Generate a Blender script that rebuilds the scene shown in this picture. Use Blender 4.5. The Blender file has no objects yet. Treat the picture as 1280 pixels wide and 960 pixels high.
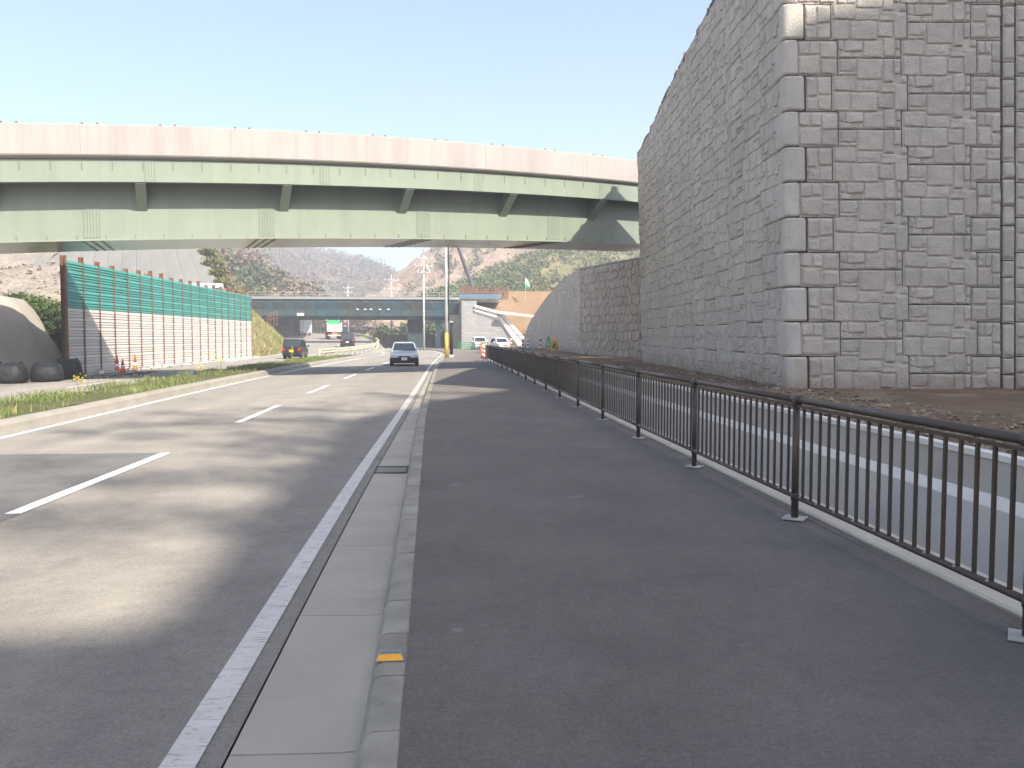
import bpy, bmesh, math, random
import numpy as np
from mathutils import Vector, Matrix, noise as mnoise
random.seed(7); rng = np.random.default_rng(11)
R = math.radians
sc = bpy.context.scene
COL = sc.collection

# ------------------------------------------------------------------ camera
cam = bpy.data.cameras.new('camera'); co = bpy.data.objects.new('camera', cam); COL.objects.link(co)
F = 1065.0
PITCH = math.atan(59 / F); YAW = math.atan(100 * math.cos(PITCH) / F)
cam.sensor_width = 36; cam.lens = 36 * F / 1280; cam.clip_start = .05; cam.clip_end = 6000
co.location = (0, 0, 1.6); co.rotation_euler = (math.pi / 2 - PITCH, 0, -YAW)
sc.camera = co

# ------------------------------------------------------------------ light
SX, SY = -.65, .98                      # horizontal shadow shift per metre of height
sdir = Vector((-SX, -SY, 1)).normalized()   # towards the sun
SUN_EL = math.asin(sdir.z)
w = bpy.data.worlds.new('World'); sc.world = w; w.use_nodes = True
nt = w.node_tree; nt.nodes.clear()
sky = nt.nodes.new('ShaderNodeTexSky'); sky.sky_type = 'NISHITA'; sky.sun_disc = False
sky.sun_elevation = SUN_EL; sky.sun_rotation = math.atan2(sdir.x, sdir.y)
sky.altitude = 50; sky.air_density = 1.0; sky.dust_density = 2.8; sky.ozone_density = 4.0
bg = nt.nodes.new('ShaderNodeBackground'); bg.inputs['Strength'].default_value = .13
wo = nt.nodes.new('ShaderNodeOutputWorld')
nt.links.new(sky.outputs[0], bg.inputs[0]); nt.links.new(bg.outputs[0], wo.inputs[0])
sl = bpy.data.lights.new('sun', 'SUN'); sl.energy = 4.1; sl.angle = R(.53); sl.color = (1, .93, .82)
so = bpy.data.objects.new('sun', sl); COL.objects.link(so); so.location = (30, -30, 60)
so.rotation_euler = (-sdir).to_track_quat('-Z', 'Y').to_euler()
vs = sc.view_settings; vs.view_transform = 'Standard'; vs.look = 'None'; vs.exposure = 1.2; vs.gamma = 1
vs.use_curve_mapping = False
cy = sc.cycles; cy.max_bounces = 6; cy.diffuse_bounces = 3; cy.glossy_bounces = 2; cy.volume_bounces = 1
cy.transparent_max_bounces = 8; cy.use_denoising = True; cy.caustics_reflective = False; cy.caustics_refractive = False

# ------------------------------------------------------------------ materials
def ramp2(nt, fac, c0, c1, p0=.3, p1=.7):
    r = nt.nodes.new('ShaderNodeValToRGB'); nt.links.new(fac, r.inputs[0])
    e = r.color_ramp.elements; e[0].position = p0; e[1].position = p1
    e[0].color = (*c0, 1); e[1].color = (*c1, 1)
    return r
def pos(nt):
    return nt.nodes.new('ShaderNodeNewGeometry').outputs['Position']
def nz(nt, vec, scale, detail=4, rough=.55, stretch=None):
    if stretch:
        m = nt.nodes.new('ShaderNodeMapping'); m.inputs['Scale'].default_value = stretch
        nt.links.new(vec, m.inputs[0]); vec = m.outputs[0]
    n = nt.nodes.new('ShaderNodeTexNoise'); n.inputs['Scale'].default_value = scale
    n.inputs['Detail'].default_value = detail; n.inputs['Roughness'].default_value = rough
    nt.links.new(vec, n.inputs['Vector'])
    return n.outputs[0]
def mixc(nt, fac, a, b, mode='MIX'):
    m = nt.nodes.new('ShaderNodeMix'); m.data_type = 'RGBA'; m.blend_type = mode
    for s, v in ((m.inputs[0], fac), (m.inputs[6], a), (m.inputs[7], b)):
        if hasattr(v, 'type'): nt.links.new(v, s)
        elif isinstance(v, tuple): s.default_value = (*v, 1)
        else: s.default_value = v
    return m.outputs[2]
MATS = {}
def mat(name, c, c2=None, scale=3, rough=.8, bump=0, bscale=60, spec=.3, metal=0, fine=None, blotch=None, rnd=0, island=0, stretch=None, detail=5, bstretch=None, extra=None, p=(.3, .7), streak=0):
    """c..c2 mixed by noise; fine=(scale, amount) speckle; blotch=(colour, scale, lo, hi) stain patches; rnd per object, island per piece brightness"""
    if name in MATS: return MATS[name]
    m = bpy.data.materials.new(name); m.use_nodes = True; nt = m.node_tree
    b = nt.nodes['Principled BSDF']
    b.inputs['Roughness'].default_value = rough; b.inputs['Metallic'].default_value = metal
    b.inputs['Specular IOR Level'].default_value = spec
    if 'asphalt' in name or 'hill' in name: b.inputs['Diffuse Roughness'].default_value = .9
    P = pos(nt)
    if c2 is None: c2 = tuple(x * .82 for x in c)
    col = ramp2(nt, nz(nt, P, scale, detail, stretch=stretch), c2, c, *p).outputs[0]
    if blotch:
        bl = blotch if isinstance(blotch, list) else [blotch]
        for bc, bs, lo, hi in bl:
            f = ramp2(nt, nz(nt, P, bs, 6, .6), (0, 0, 0), (1, 1, 1), lo, hi).outputs[0]
            col = mixc(nt, f, col, bc)
    if fine:
        f = ramp2(nt, nz(nt, P, fine[0], 2, .7), (1 - fine[1],) * 3, (1 + fine[1],) * 3, .3, .7).outputs[0]
        col = mixc(nt, 1.0, col, f, 'MULTIPLY')
    if 'asphalt' in name:
        f = ramp2(nt, nz(nt, P, 42, 3, .7), (.84,) * 3, (1.16,) * 3, .32, .68).outputs[0]
        col = mixc(nt, 1.0, col, f, 'MULTIPLY')
        f = ramp2(nt, nz(nt, P, 7, 6, .75), (.88,) * 3, (1.12,) * 3, .3, .7).outputs[0]
        col = mixc(nt, 1.0, col, f, 'MULTIPLY')
    if rnd or island:
        src = nt.nodes.new('ShaderNodeObjectInfo').outputs['Random'] if rnd else nt.nodes.new('ShaderNodeNewGeometry').outputs['Random Per Island']
        a = rnd or island
        f = ramp2(nt, src, (1 - a, 1 - a, 1 - a * 1.1), (1 + a, 1 + a * .97, 1 + a * .9), 0, 1).outputs[0]
        col = mixc(nt, 1.0, col, f, 'MULTIPLY')
    if streak:
        f = ramp2(nt, nz(nt, P, 2.2, 6, .65, (1, 1, .05)), (1 - streak, 1 - streak, 1 - streak * .9), (1.04, 1.04, 1.04), .32, .58).outputs[0]
        col = mixc(nt, 1.0, col, f, 'MULTIPLY')
    if extra: col = extra(nt, P, col)
    nt.links.new(col, b.inputs['Base Color'])
    if bump:
        bn = nt.nodes.new('ShaderNodeBump'); bn.inputs['Strength'].default_value = min(1, bump); bn.inputs['Distance'].default_value = .02 * max(1, bump)
        nt.links.new(nz(nt, P, bscale, 4, .65, stretch=bstretch), bn.inputs['Height']); nt.links.new(bn.outputs[0], b.inputs['Normal'])
    MATS[name] = m
    return m
def wear(c, scale, lo, hi, stretch=(1, 1, 1)):
    def f(nt, P, col):
        k = ramp2(nt, nz(nt, P, scale, 8, .7, stretch), (0, 0, 0), (1, 1, 1), lo, hi).outputs[0]
        return mixc(nt, k, col, c)
    return f
def wheel_tracks(nt, P, col):
    f = ramp2(nt, nz(nt, P, 1.1, 3, .5, (1.0, .03, 1)), (.86, .86, .87), (1.1, 1.09, 1.06), .3, .7).outputs[0]
    return mixc(nt, 1.0, col, f, 'MULTIPLY')
def base_soil(lo, hi, c):
    """soil splashed on the foot of a wall"""
    def f(nt, P, col):
        s = nt.nodes.new('ShaderNodeSeparateXYZ'); nt.links.new(P, s.inputs[0])
        n = nz(nt, P, 2.2, 5)
        a = nt.nodes.new('ShaderNodeMath'); a.operation = 'MULTIPLY_ADD'; nt.links.new(n, a.inputs[0]); a.inputs[1].default_value = -1.1
        nt.links.new(s.outputs[2], a.inputs[2])
        k = nt.nodes.new('ShaderNodeMapRange'); nt.links.new(a.outputs[0], k.inputs[0])
        k.inputs[1].default_value = lo; k.inputs[2].default_value = hi; k.inputs[3].default_value = .75; k.inputs[4].default_value = 0
        return mixc(nt, k.outputs[0], col, c)
    return f
def bond(c1, c2, mortar, sx, sz):
    def f(nt, P, col):
        m = nt.nodes.new('ShaderNodeMapping'); m.inputs['Rotation'].default_value = (R(90), 0, 0); nt.links.new(P, m.inputs[0])
        t = nt.nodes.new('ShaderNodeTexBrick'); nt.links.new(m.outputs[0], t.inputs[0])
        t.inputs['Color1'].default_value = (*c1, 1); t.inputs['Color2'].default_value = (*c2, 1); t.inputs['Mortar'].default_value = (*mortar, 1)
        t.inputs['Scale'].default_value = 1; t.inputs['Brick Width'].default_value = sx; t.inputs['Row Height'].default_value = sz; t.inputs['Mortar Size'].default_value = .025
        return mixc(nt, .85, col, t.outputs[0])
    return f
M_ = mat
ASPH = mat('road_asphalt', (.262, .238, .207), (.21, .191, .167), 1.2, .9, .55, 170, .25, fine=(240, .30), extra=wheel_tracks, blotch=((.09, .085, .08), .55, .62, .80))
ASPH_PATCH = mat('patched_asphalt', (.15, .142, .132), (.115, .11, .105), 2, .9, .5, 170, .25, fine=(240, .28))
WALK = mat('walk_asphalt', (.165, .143, .122), (.126, .110, .095), .9, .85, .45, 190, .3, fine=(230, .28),
           blotch=[((.185, .166, .147), .35, .52, .80), ((.28, .255, .225), 1.7, .65, .74), ((.09, .081, .073), .5, .60, .82)])
CONC = mat('kerb_concrete', (.37, .33, .262), (.26, .233, .187), 4, .9, .35, 120, .2, fine=(150, .12), rnd=.10, blotch=((.15, .145, .13), 5, .60, .8))
GUTTER = mat('gutter_concrete', (.42, .37, .29), (.36, .318, .25), 1.6, .9, .18, 150, .2, fine=(200, .07), rnd=.06, blotch=((.2, .19, .17), 1.2, .6, .85))
CHAN = mat('channel_concrete', (.52, .475, .40), (.44, .40, .335), 1.3, .85, .12, 60, .2, blotch=((.27, .26, .25), 1.5, .62, .8))
CHANL = mat('channel_lining', (.47, .425, .355), (.40, .36, .30), 1.3, .85, .12, 60, .2, blotch=((.32, .29, .245), 1.5, .62, .8))
CHAN_LIT = mat('channel_edge_lit', (.80, .74, .64), (.72, .665, .575), 2, .85, .1, 60, .2)  # ledge and edge paler than lining: light from above put into the colour
PARA = mat('parapet_concrete', (.41, .365, .33), (.355, .315, .283), .8, .85, .1, 30, .25, stretch=(1, 1, .35), streak=.13, blotch=((.33, .30, .265), .7, .6, .85))
WHITE = mat('white_paint', (.66, .60, .51), (.56, .51, .43), 6, .6, .2, 160, .3, extra=lambda nt, P, col: wear((.22, .2, .18), 13, .57, .63, (.5, 5, 1))(nt, P, wear((.2, .185, .165), 9, .57, .70, (1, 2.6, 1))(nt, P, col)))
WHITE_N = mat('white_paint_new', (.82, .81, .78), (.72, .71, .68), 4, .6, .2, 160, .3, extra=wear((.22, .2, .18), 7, .66, .80))
WALLC = mat('wall_panel_concrete', (.60, .545, .46), (.50, .455, .39), 2.5, .92, 1.6, 22, .15, fine=(90, .10), rnd=.07,
            blotch=((.46, .405, .325), .7, .62, .95), extra=base_soil(-.35, .45, (.27, .19, .12)))
QUOIN = mat('quoin_concrete', (.62, .57, .49), (.53, .485, .42), 3, .92, 1.2, 26, .15, fine=(90, .1), rnd=.06, extra=base_soil(-.35, .45, (.27, .19, .12)))
RUBBLE_W = mat('abutment_stone', (.52, .44, .345), (.43, .36, .285), 2.5, .92, .6, 22, .15, fine=(60, .1), rnd=.12)
MORTAR = mat('abutment_mortar', (.20, .17, .14), None, 3, .95, .3, 40)
DARKGAP = mat('wall_backing', (.13, .125, .12), None, 3, .95)
GREEN = mat('girder_paint', (.25, .285, .22), (.23, .265, .205), .8, .38, .03, 8, .5, streak=.07, blotch=((.24, .265, .20), .6, .64, .85))
GREEN_D = mat('girder_fitting', (.20, .22, .16), None, 2, .5, 0, 8, .4)
DIRT = mat('dirt', (.23, .155, .095), (.155, .105, .065), 1.0, .95, .9, 16, .1, fine=(45, .3), blotch=((.30, .245, .18), .8, .55, .75))
PEBBLE = mat('pebble_rock', (.32, .25, .185), (.19, .14, .10), 3, .95, .3, 40, .1, island=.45)
BROWN = mat('fence_paint', (.072, .051, .036), (.056, .040, .029), 3, .42, .05, 90, .5)
STEELP = mat('base_plate_mortar', (.50, .46, .40), (.40, .37, .32), 6, .85, .2, 80)
RUST = mat('rusty_steel', (.27, .125, .07), (.16, .075, .05), 3, .85, .3, 40, .3)
TEAL = mat('teal_sheet', (.095, .43, .36), (.08, .37, .315), 1.2, .5, .05, 10, .4, rnd=.08)
WSHEET = mat('white_sheet', (.82, .765, .68), (.75, .70, .62), 1.2, .6, .05, 10, .35, rnd=.05, blotch=((.55, .49, .41), 1.1, .62, .85))
GRASS = mat('grass_blade', (.19, .235, .075), (.13, .175, .05), .5, .7, 0, spec=.2, island=.35)
DRYG = mat('dry_grass_blade', (.36, .28, .13), (.16, .19, .06), .25, .8, 0, spec=.1, island=.35)
SOIL = mat('grass_soil', (.14, .12, .055), (.09, .10, .04), 2, .95, .5, 12, .1)
SLOPE = mat('left_slope_soil', (.30, .235, .12), (.15, .17, .06), .22, .95, .8, 5, .1, fine=(6, .25), detail=8)
RUBBLE = mat('rubble_soil', (.33, .285, .23), (.21, .18, .145), .6, .95, 1, 3, .1, fine=(5, .3), detail=8)
SHOT = mat('shotcrete', (.40, .355, .29), (.33, .295, .24), .7, .95, .5, 7, .1, fine=(30, .08))
GEO = mat('geotextile', (.23, .222, .195), (.19, .184, .163), .5, .9, .15, 6, .1, stretch=(1.4, .12, .12), fine=(9, .06))
LEAF = mat('leaf_green', (.105, .15, .04), (.055, .085, .025), .35, .75, 0, spec=.2, island=.4)
LEAF_D = mat('leaf_dark', (.07, .10, .035), (.04, .065, .022), .5, .75, 0, spec=.2, island=.4)
LEAF_Y = mat('leaf_olive', (.17, .17, .06), (.10, .115, .04), .35, .75, 0, spec=.2, island=.4)
TWIG = mat('bare_twig', (.23, .17, .125), (.16, .125, .09), .3, .85, 0, spec=.1, island=.22)
BLOSS = mat('blossom', (.42, .30, .25), (.30, .20, .165), .5, .85, 0, spec=.1, island=.3)
WOODS = mat('bare_woods', (.23, .165, .13), (.14, .12, .08), .03, .9, 0, spec=.05, island=.18)
BARK = mat('bark', (.12, .09, .065), (.08, .06, .045), 3, .95, .4, 20)
HILLB = mat('hill_bare_rock', (.36, .265, .19), (.22, .155, .105), .05, .95, 1, .35, .05, fine=(.5, .3), detail=9, stretch=(1.4, .6, .6), blotch=((.17, .155, .075), .045, .56, .72))
HILLW = mat('hill_forest_floor', (.20, .15, .115), (.12, .105, .065), .04, .95, 1, .4, .05, fine=(.6, .25), detail=8)
HILLG = mat('hill_scrub_floor', (.26, .20, .115), (.15, .145, .06), .07, .95, 1, .4, .05, fine=(.6, .25), detail=8)
BDIRT = mat('brown_fill', (.30, .20, .115), (.23, .15, .085), .25, .95, .5, 3, .05, fine=(3, .12), detail=7)
NEWC = mat('new_concrete', (.80, .775, .73), (.72, .70, .66), 1, .85, .05, 20)
NET = mat('scaffold_net', (.026, .066, .078), (.050, .050, .04), .16, .85, .15, 4, .15, stretch=(1.5, 1, .25), p=(.35, .62))
NETL = mat('light_net', (.14, .20, .23), (.09, .14, .17), .3, .8, .2, 4, .2)
GALV = mat('galvanized', (.48, .48, .46), (.40, .40, .385), 2, .55, 0, 10, .4, metal=.3)
POLEC = mat('pole_concrete', (.60, .58, .54), (.50, .485, .455), 1, .85, .05, 20)
BLOCKW = mat('block_masonry', (.34, .325, .31), (.30, .29, .275), .6, .9, .2, 8, .1, extra=bond((.36, .345, .33), (.28, .27, .26), (.22, .21, .20), .75, .38))
BRFENCE = mat('brown_hoarding', (.15, .125, .11), (.12, .10, .09), .8, .8, 0, 10, .3)
BAG = mat('black_bag', (.020, .020, .022), (.011, .011, .013), 2, .55, 2.0, 7, .35)
BLACKP = mat('black_car_paint', (.012, .012, .014), (.010, .010, .012), 1, .28, 0, spec=.6)
SILVERP = mat('silver_car_paint', (.55, .56, .58), (.53, .54, .56), 1, .25, 0, spec=.6, metal=.4)
WHITEP = mat('white_car_paint', (.78, .78, .77), (.76, .76, .75), 1, .3, 0, spec=.5)
TYRE = mat('tyre_rubber', (.018, .018, .018), None, 3, .85)
RIM = mat('alloy_rim', (.45, .45, .46), None, 3, .35, metal=.7)
GLASS = mat('car_glass', (.025, .032, .036), (.02, .026, .03), 1, .06, 0, spec=.7)
CLEAR = mat('headlamp_lens', (.75, .76, .78), (.6, .61, .63), 8, .15, 0, spec=.7)
REDL = mat('tail_lamp', (.55, .02, .02), (.42, .015, .015), 5, .2, 0, spec=.6)
AMBER = mat('amber_lens', (.95, .42, .01), (.90, .36, .01), 30, .25, .3, 300, .6)
BLKPL = mat('black_plastic', (.02, .02, .021), None, 3, .6)
PLATEW = mat('plate_white', (.82, .82, .80), (.78, .78, .76), 2, .5)
PLATEY = mat('plate_yellow', (.85, .55, .03), (.80, .50, .03), 2, .5)
ORANGE = mat('cone_orange', (.78, .16, .04), (.68, .13, .035), 2, .6)
YELLOW = mat('machine_yellow', (.62, .34, .03), (.60, .32, .03), 1.5, .5)
YSLEEVE = mat('yellow_sleeve', (.70, .46, .06), (.62, .40, .05), 3, .6)
GREENT = mat('green_tarp', (.03, .36, .12), (.025, .30, .10), 2, .6)
CREAM = mat('dump_cream', (.72, .66, .48), (.65, .59, .43), 2, .5)
BLUEP = mat('blue_paint', (.08, .2, .5), None, 2, .5)
SBLUE = mat('steel_blue', (.22, .33, .38), None, 2, .6)
RAILB = mat('guardrail_beige', (.66, .58, .42), (.55, .48, .35), 2, .55, .1, 30, .4)
IRON = mat('cast_iron', (.07, .065, .06), (.05, .047, .044), 6, .6, .2, 90, .4, metal=.3)
HOUSE = mat('reflector_housing', (.30, .285, .26), (.23, .22, .20), 8, .55, .1, 90, .4)
CRANE = mat('crane_boom_paint', (.10, .09, .095), (.075, .07, .075), 2, .5)
PFLOWER = mat('yellow_flower', (.75, .55, .03), (.65, .45, .02), 2, .7)

# ------------------------------------------------------------------ mesh helpers
class MB:
    def __init__(s): s.v = []; s.f = []
    def add(s, vs_, fs):
        n = len(s.v); s.v += [tuple(map(float, p)) for p in vs_]; s.f += [tuple(i + n for i in f) for f in fs]; return s
    def box(s, x0, x1, y0, y1, z0, z1, T=None):
        p = [(x0, y0, z0), (x1, y0, z0), (x1, y1, z0), (x0, y1, z0), (x0, y0, z1), (x1, y0, z1), (x1, y1, z1), (x0, y1, z1)]
        if T is not None: p = [T @ Vector(q) for q in p]
        return s.add(p, [(0, 3, 2, 1), (4, 5, 6, 7), (0, 1, 5, 4), (1, 2, 6, 5), (2, 3, 7, 6), (3, 0, 4, 7)])
    def prism(s, ring0, ring1):
        n = len(ring0)
        return s.add(list(ring0) + list(ring1), [tuple(range(n))[::-1], tuple(range(n, 2 * n))] + [(i, (i + 1) % n, n + (i + 1) % n, n + i) for i in range(n)])
    def loft(s, rings, cap=True, closed=True):
        n = len(rings[0]); vs_ = [p for r in rings for p in r]; fs = []
        for k in range(len(rings) - 1):
            for i in range(n if closed else n - 1):
                j = (i + 1) % n; fs.append((k * n + i, k * n + j, (k + 1) * n + j, (k + 1) * n + i))
        if cap and closed: fs += [tuple(range(n))[::-1], tuple(range((len(rings) - 1) * n, len(rings) * n))]
        return s.add(vs_, fs)
    def tube(s, a, b, r0, r1=None, n=8, cap=True):
        a, b = Vector(a), Vector(b); r1 = r0 if r1 is None else r1
        d = (b - a).normalized(); u = d.cross(Vector((0, 0, 1)) if abs(d.z) < .9 else Vector((1, 0, 0))).normalized(); v = d.cross(u)
        rr = [[p + (u * math.cos(t) + v * math.sin(t)) * r for t in [2 * math.pi * i / n for i in range(n)]] for p, r in ((a, r0), (b, r1))]
        return s.loft(rr, cap)
    def path_tube(s, pts, r, n=6):
        for a, b in zip(pts[:-1], pts[1:]): s.tube(a, b, r, r, n)
        return s
    def lathe(s, prof, c=(0, 0, 0), n=16):
        rings = [[(c[0] + r * math.cos(2 * math.pi * i / n), c[1] + r * math.sin(2 * math.pi * i / n), c[2] + z) for i in range(n)] for r, z in prof]
        return s.loft(rings)
    def mesh(s, name, smooth=False):
        me = bpy.data.meshes.new(name); me.from_pydata(s.v, [], s.f); me.update()
        if smooth: me.polygons.foreach_set('use_smooth', [True] * len(me.polygons))
        return me
    def build(s, name, m, parent=None, smooth=False, loc=None, fix=True, bevel=0):
        me = s.mesh(name, smooth)
        if fix:
            bm = bmesh.new(); bm.from_mesh(me); bmesh.ops.recalc_face_normals(bm, faces=bm.faces); bm.to_mesh(me); bm.free()
        return obj(name, me, m, parent, loc, bevel)
def obj(name, me, m=None, parent=None, loc=None, bevel=0):
    o = bpy.data.objects.new(name, me); COL.objects.link(o)
    if m is not None and me is not None and not me.materials: me.materials.append(m)
    if parent: o.parent = parent
    if loc is not None: o.location = loc
    if bevel:
        b = o.modifiers.new('edge', 'BEVEL'); b.width = bevel; b.segments = 2; b.limit_method = 'ANGLE'; b.angle_limit = R(35)
    return o
def tag(o, label, cat, group=None):
    o['label'] = label; o['category'] = cat
    if group: o['group'] = group
    return o
def struct(o): o['kind'] = 'structure'; return o
def stuff(o, label=None, cat=None):
    o['kind'] = 'stuff'
    if label: o['label'] = label; o['category'] = cat
    return o
def thing(name, label, cat, loc=(0, 0, 0), rz=0, group=None):
    o = bpy.data.objects.new(name, None); COL.objects.link(o); o.empty_display_size = .2
    o.location = loc; o.rotation_euler = (0, 0, rz)
    return tag(o, label, cat, group)
def copy_tree(o, parent=None):
    c = o.copy(); COL.objects.link(c); c.parent = parent
    for ch in list(o.children): copy_tree(ch, c)
    return c
def curve(pts):
    xs = np.array([p[0] for p in pts], float); ys = np.array([p[1] for p in pts], float)
    m = np.gradient(ys, xs)
    def f(x):
        x = np.asarray(x, float); xc = np.clip(x, xs[0], xs[-1]); i = np.clip(np.searchsorted(xs, xc, 'right') - 1, 0, len(xs) - 2)
        hh = xs[i + 1] - xs[i]; t = (xc - xs[i]) / hh
        r = (2 * t**3 - 3 * t**2 + 1) * ys[i] + (t**3 - 2 * t**2 + t) * hh * m[i] + (-2 * t**3 + 3 * t**2) * ys[i + 1] + (t**3 - t**2) * hh * m[i + 1]
        return r if r.ndim else float(r)
    return f
def fbm(p, sc_=1., o=4):
    return mnoise.fractal(Vector(p) * sc_, .6, 2.1, o)
def sheet(name, xl, xr, ys, zf, m, n=1, parent=None):
    """a ground strip between two plan curves"""
    b = MB(); rows = []
    for y in ys:
        a, c = xl(y), xr(y)
        rows.append([(a + (c - a) * k / n, y, zf(a + (c - a) * k / n, y)) for k in range(n + 1)])
    b.loft(rows, False, False)
    return b.build(name, m, parent)
YS = lambda a, b, st: list(np.arange(a, b + 1e-6, st))

# ------------------------------------------------------------------ plan curves (metres, camera at 0,0)
kerbX = curve([(-30, -.13), (10, -.13), (16, -.13), (30, .05), (46, .34), (66, .95), (84, 1.45), (97, 1.2), (107, .3), (118, -2), (128, -6)])
lineR = curve([(-30, -.87), (10, -.86), (17, -.70), (33, -.35), (49, -.05), (66, .45), (84, .98), (97, .6), (115, -1.0), (128, -5.5)])
lineL = curve([(-30, -7.35), (15, -7.32), (33, -7.25), (42.5, -7.05), (62, -6.1), (84, -4.75), (97.5, -5.8), (110, -8), (128, -13)])
leftR = curve([(-30, -9.9), (40, -9.8), (55, -9.2), (64, -8.7), (72, -8.2), (85, -7.2), (98, -6.6), (110, -6.9), (130, -8.6), (150, -11.6), (170, -15.8), (200, -25), (240, -40)])
leftL = curve([(-30, -14.7), (72, -14.7), (85, -14.9), (100, -15.6), (120, -18.5), (140, -23), (160, -31), (180, -41), (200, -54), (240, -85)])
fenceX = curve([(-5, 3.10), (4, 3.13), (10, 3.19), (16, 3.26), (40, 3.5), (59, 3.64), (70, 3.9)])
walkR = curve([(-30, 3.24), (4, 3.25), (16, 3.38), (40, 3.62), (59, 3.78), (66, 4.0), (85, 5.2), (100, 7.2), (112, 10), (128, 14)])
def zl(x, y): return -.12 + .022 * 6 * math.log1p(math.exp(min(40, (y - 90) / 6)))

# ------------------------------------------------------------------ setting: ground, roads, pavement
struct(MB().add([(-2500, -600, -.9), (2500, -600, -.9), (2500, 3500, -.9), (-2500, 3500, -.9)], [(0, 1, 2, 3)]).build('ground', RUBBLE))
struct(sheet('road', lambda y: lineL(y) - .25, lambda y: lineR(y) + .10, YS(-30, 128, 1), lambda x, y: -.12, ASPH, 4))
struct(sheet('far_road', leftL, leftR, YS(-30, 240, 2), zl, ASPH, 4))
struct(sheet('sidewalk', lambda y: kerbX(y) - .005, walkR, YS(-30, 128, .8), lambda x, y: 0 + .006 * fbm((x, y, 0), .5), WALK, 6))
struct(sheet('sidewalk_lip', lambda y: walkR(y) - .005, lambda y: walkR(y) + .075, YS(-30, 60, 1), lambda x, y: -.06 if x - walkR(y) > .05 else .012 if x - walkR(y) > .01 else .0, WALK, 2))
struct(sheet('asphalt_patch', lambda y: -7.25, lambda y: -4.0 + .03 * (y - 8), YS(8.0, 13.1, .5), lambda x, y: -.116, ASPH_PATCH))
struct(sheet('junction', lambda y: -16 if y > 110 else -13, lambda y: 16, YS(100, 134, 2), lambda x, y: -.15, ASPH, 1))
# earth under the road side strips
struct(sheet('verge_left', lambda y: leftL(y) - 9, lambda y: leftL(y) + .02, YS(-30, 76, 2), lambda x, y: -.13 - .02 * abs(fbm((x, y, 3), .6)), RUBBLE, 4))

# painted lines
def strip(name, xc, wd, y0, y1, z, m, st=1.0):
    ys = YS(y0, y1, st)
    if ys[-1] < y1 - 1e-3: ys.append(y1)
    return struct(sheet(name, lambda y: xc(y) - wd / 2, lambda y: xc(y) + wd / 2, ys, lambda x, y: z, m))
strip('edge_line', lambda y: lineR(y) - .072, .145, -10, 126, -.1135, WHITE)
strip('median_edge_line', lambda y: lineL(y) + .02, .15, -10, 126, -.1135, WHITE_N)
laneX = curve([(0, -4.2), (8.6, -4.06), (13, -3.93), (21.7, -3.84), (30, -3.68), (40, -3.48), (62, -2.8), (84, -1.9), (97, -2.6)])
for k in range(9):
    a = 8.6 + 8.9 * k - (0 if k < 1 else .05)
    strip('lane_dash', laneX, .155, a, a + 4.35, -.1125, WHITE_N)
dash_l = lambda y: (leftL(y) + leftR(y)) / 2
for k in range(8):
    a = 30 + 12 * k
    struct(sheet('lane_dash', lambda y: dash_l(y) - .07, lambda y: dash_l(y) + .07, YS(a, a + 5, 1), lambda x, y: zl(x, y) + .008, WHITE_N))
struct(sheet('far_edge_line', lambda y: leftL(y) + .35, lambda y: leftL(y) + .52, YS(60, 180, 2), lambda x, y: zl(x, y) + .008, WHITE_N))
struct(sheet('far_edge_line', lambda y: leftR(y) - .5, lambda y: leftR(y) - .33, YS(60, 180, 2), lambda x, y: zl(x, y) + .008, WHITE_N))

# gutter of cast slabs and kerb of blocks
gut = thing('gutter', 'pale concrete gutter slabs running between the white line and the kerb', 'gutter', (0, 0, 0))
ga = lambda y: lineR(y) + .105; gb = lambda y: kerbX(y) - .165
y = -.02
gi = 0
while y < 84:
    L = 1.76
    if y < 46:
        b = MB(); rows = []
        yy = [y + .006, y + L / 2, y + L - .006]
        prof = lambda q: [(ga(q), q, -.30), (ga(q) + .004, q, -.122), (ga(q) + .012, q, -.115), (gb(q) - .10, q, -.125), (gb(q) - .03, q, -.122), (gb(q) + .03, q, -.10), (gb(q) + .03, q, -.30)]
        b.loft([prof(q) for q in yy]); b.build('slab', GUTTER, gut)
    y += L
prof = lambda q: [(ga(q), q, -.30), (ga(q) + .012, q, -.115), (gb(q) - .10, q, -.125), (gb(q) + .03, q, -.10), (gb(q) + .03, q, -.30)]
b = MB(); b.loft([prof(q) for q in YS(y - 1.76 * 21, 118, 1.5)]); b.build('slab', GUTTER, gut)
kerb = thing('kerb', 'grey concrete kerb of short blocks along the sidewalk', 'kerb')
KB = .572; k0 = 3.4 - 10 * KB
def kprof(q, d=0):
    x = kerbX(q)
    return [(x - .004, q, -.25), (x - .004, q, .0 + d), (x - .012, q, .008 + d), (x - .12, q, .008 + d), (x - .145, q, -.004 + d), (x - .162, q, -.035), (x - .19, q, -.14), (x - .19, q, -.25)]
for k in range(90):
    a = k0 + k * KB
    b = MB(); d = random.uniform(-.004, .004)
    b.loft([kprof(a + .007, d), kprof(a + KB - .007, d)]); b.build('block', CONC, kerb)
b = MB(); b.loft([kprof(q) for q in YS(k0 + 90 * KB + .005, 122, 1.5)]); b.build('block', CONC, kerb)

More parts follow.
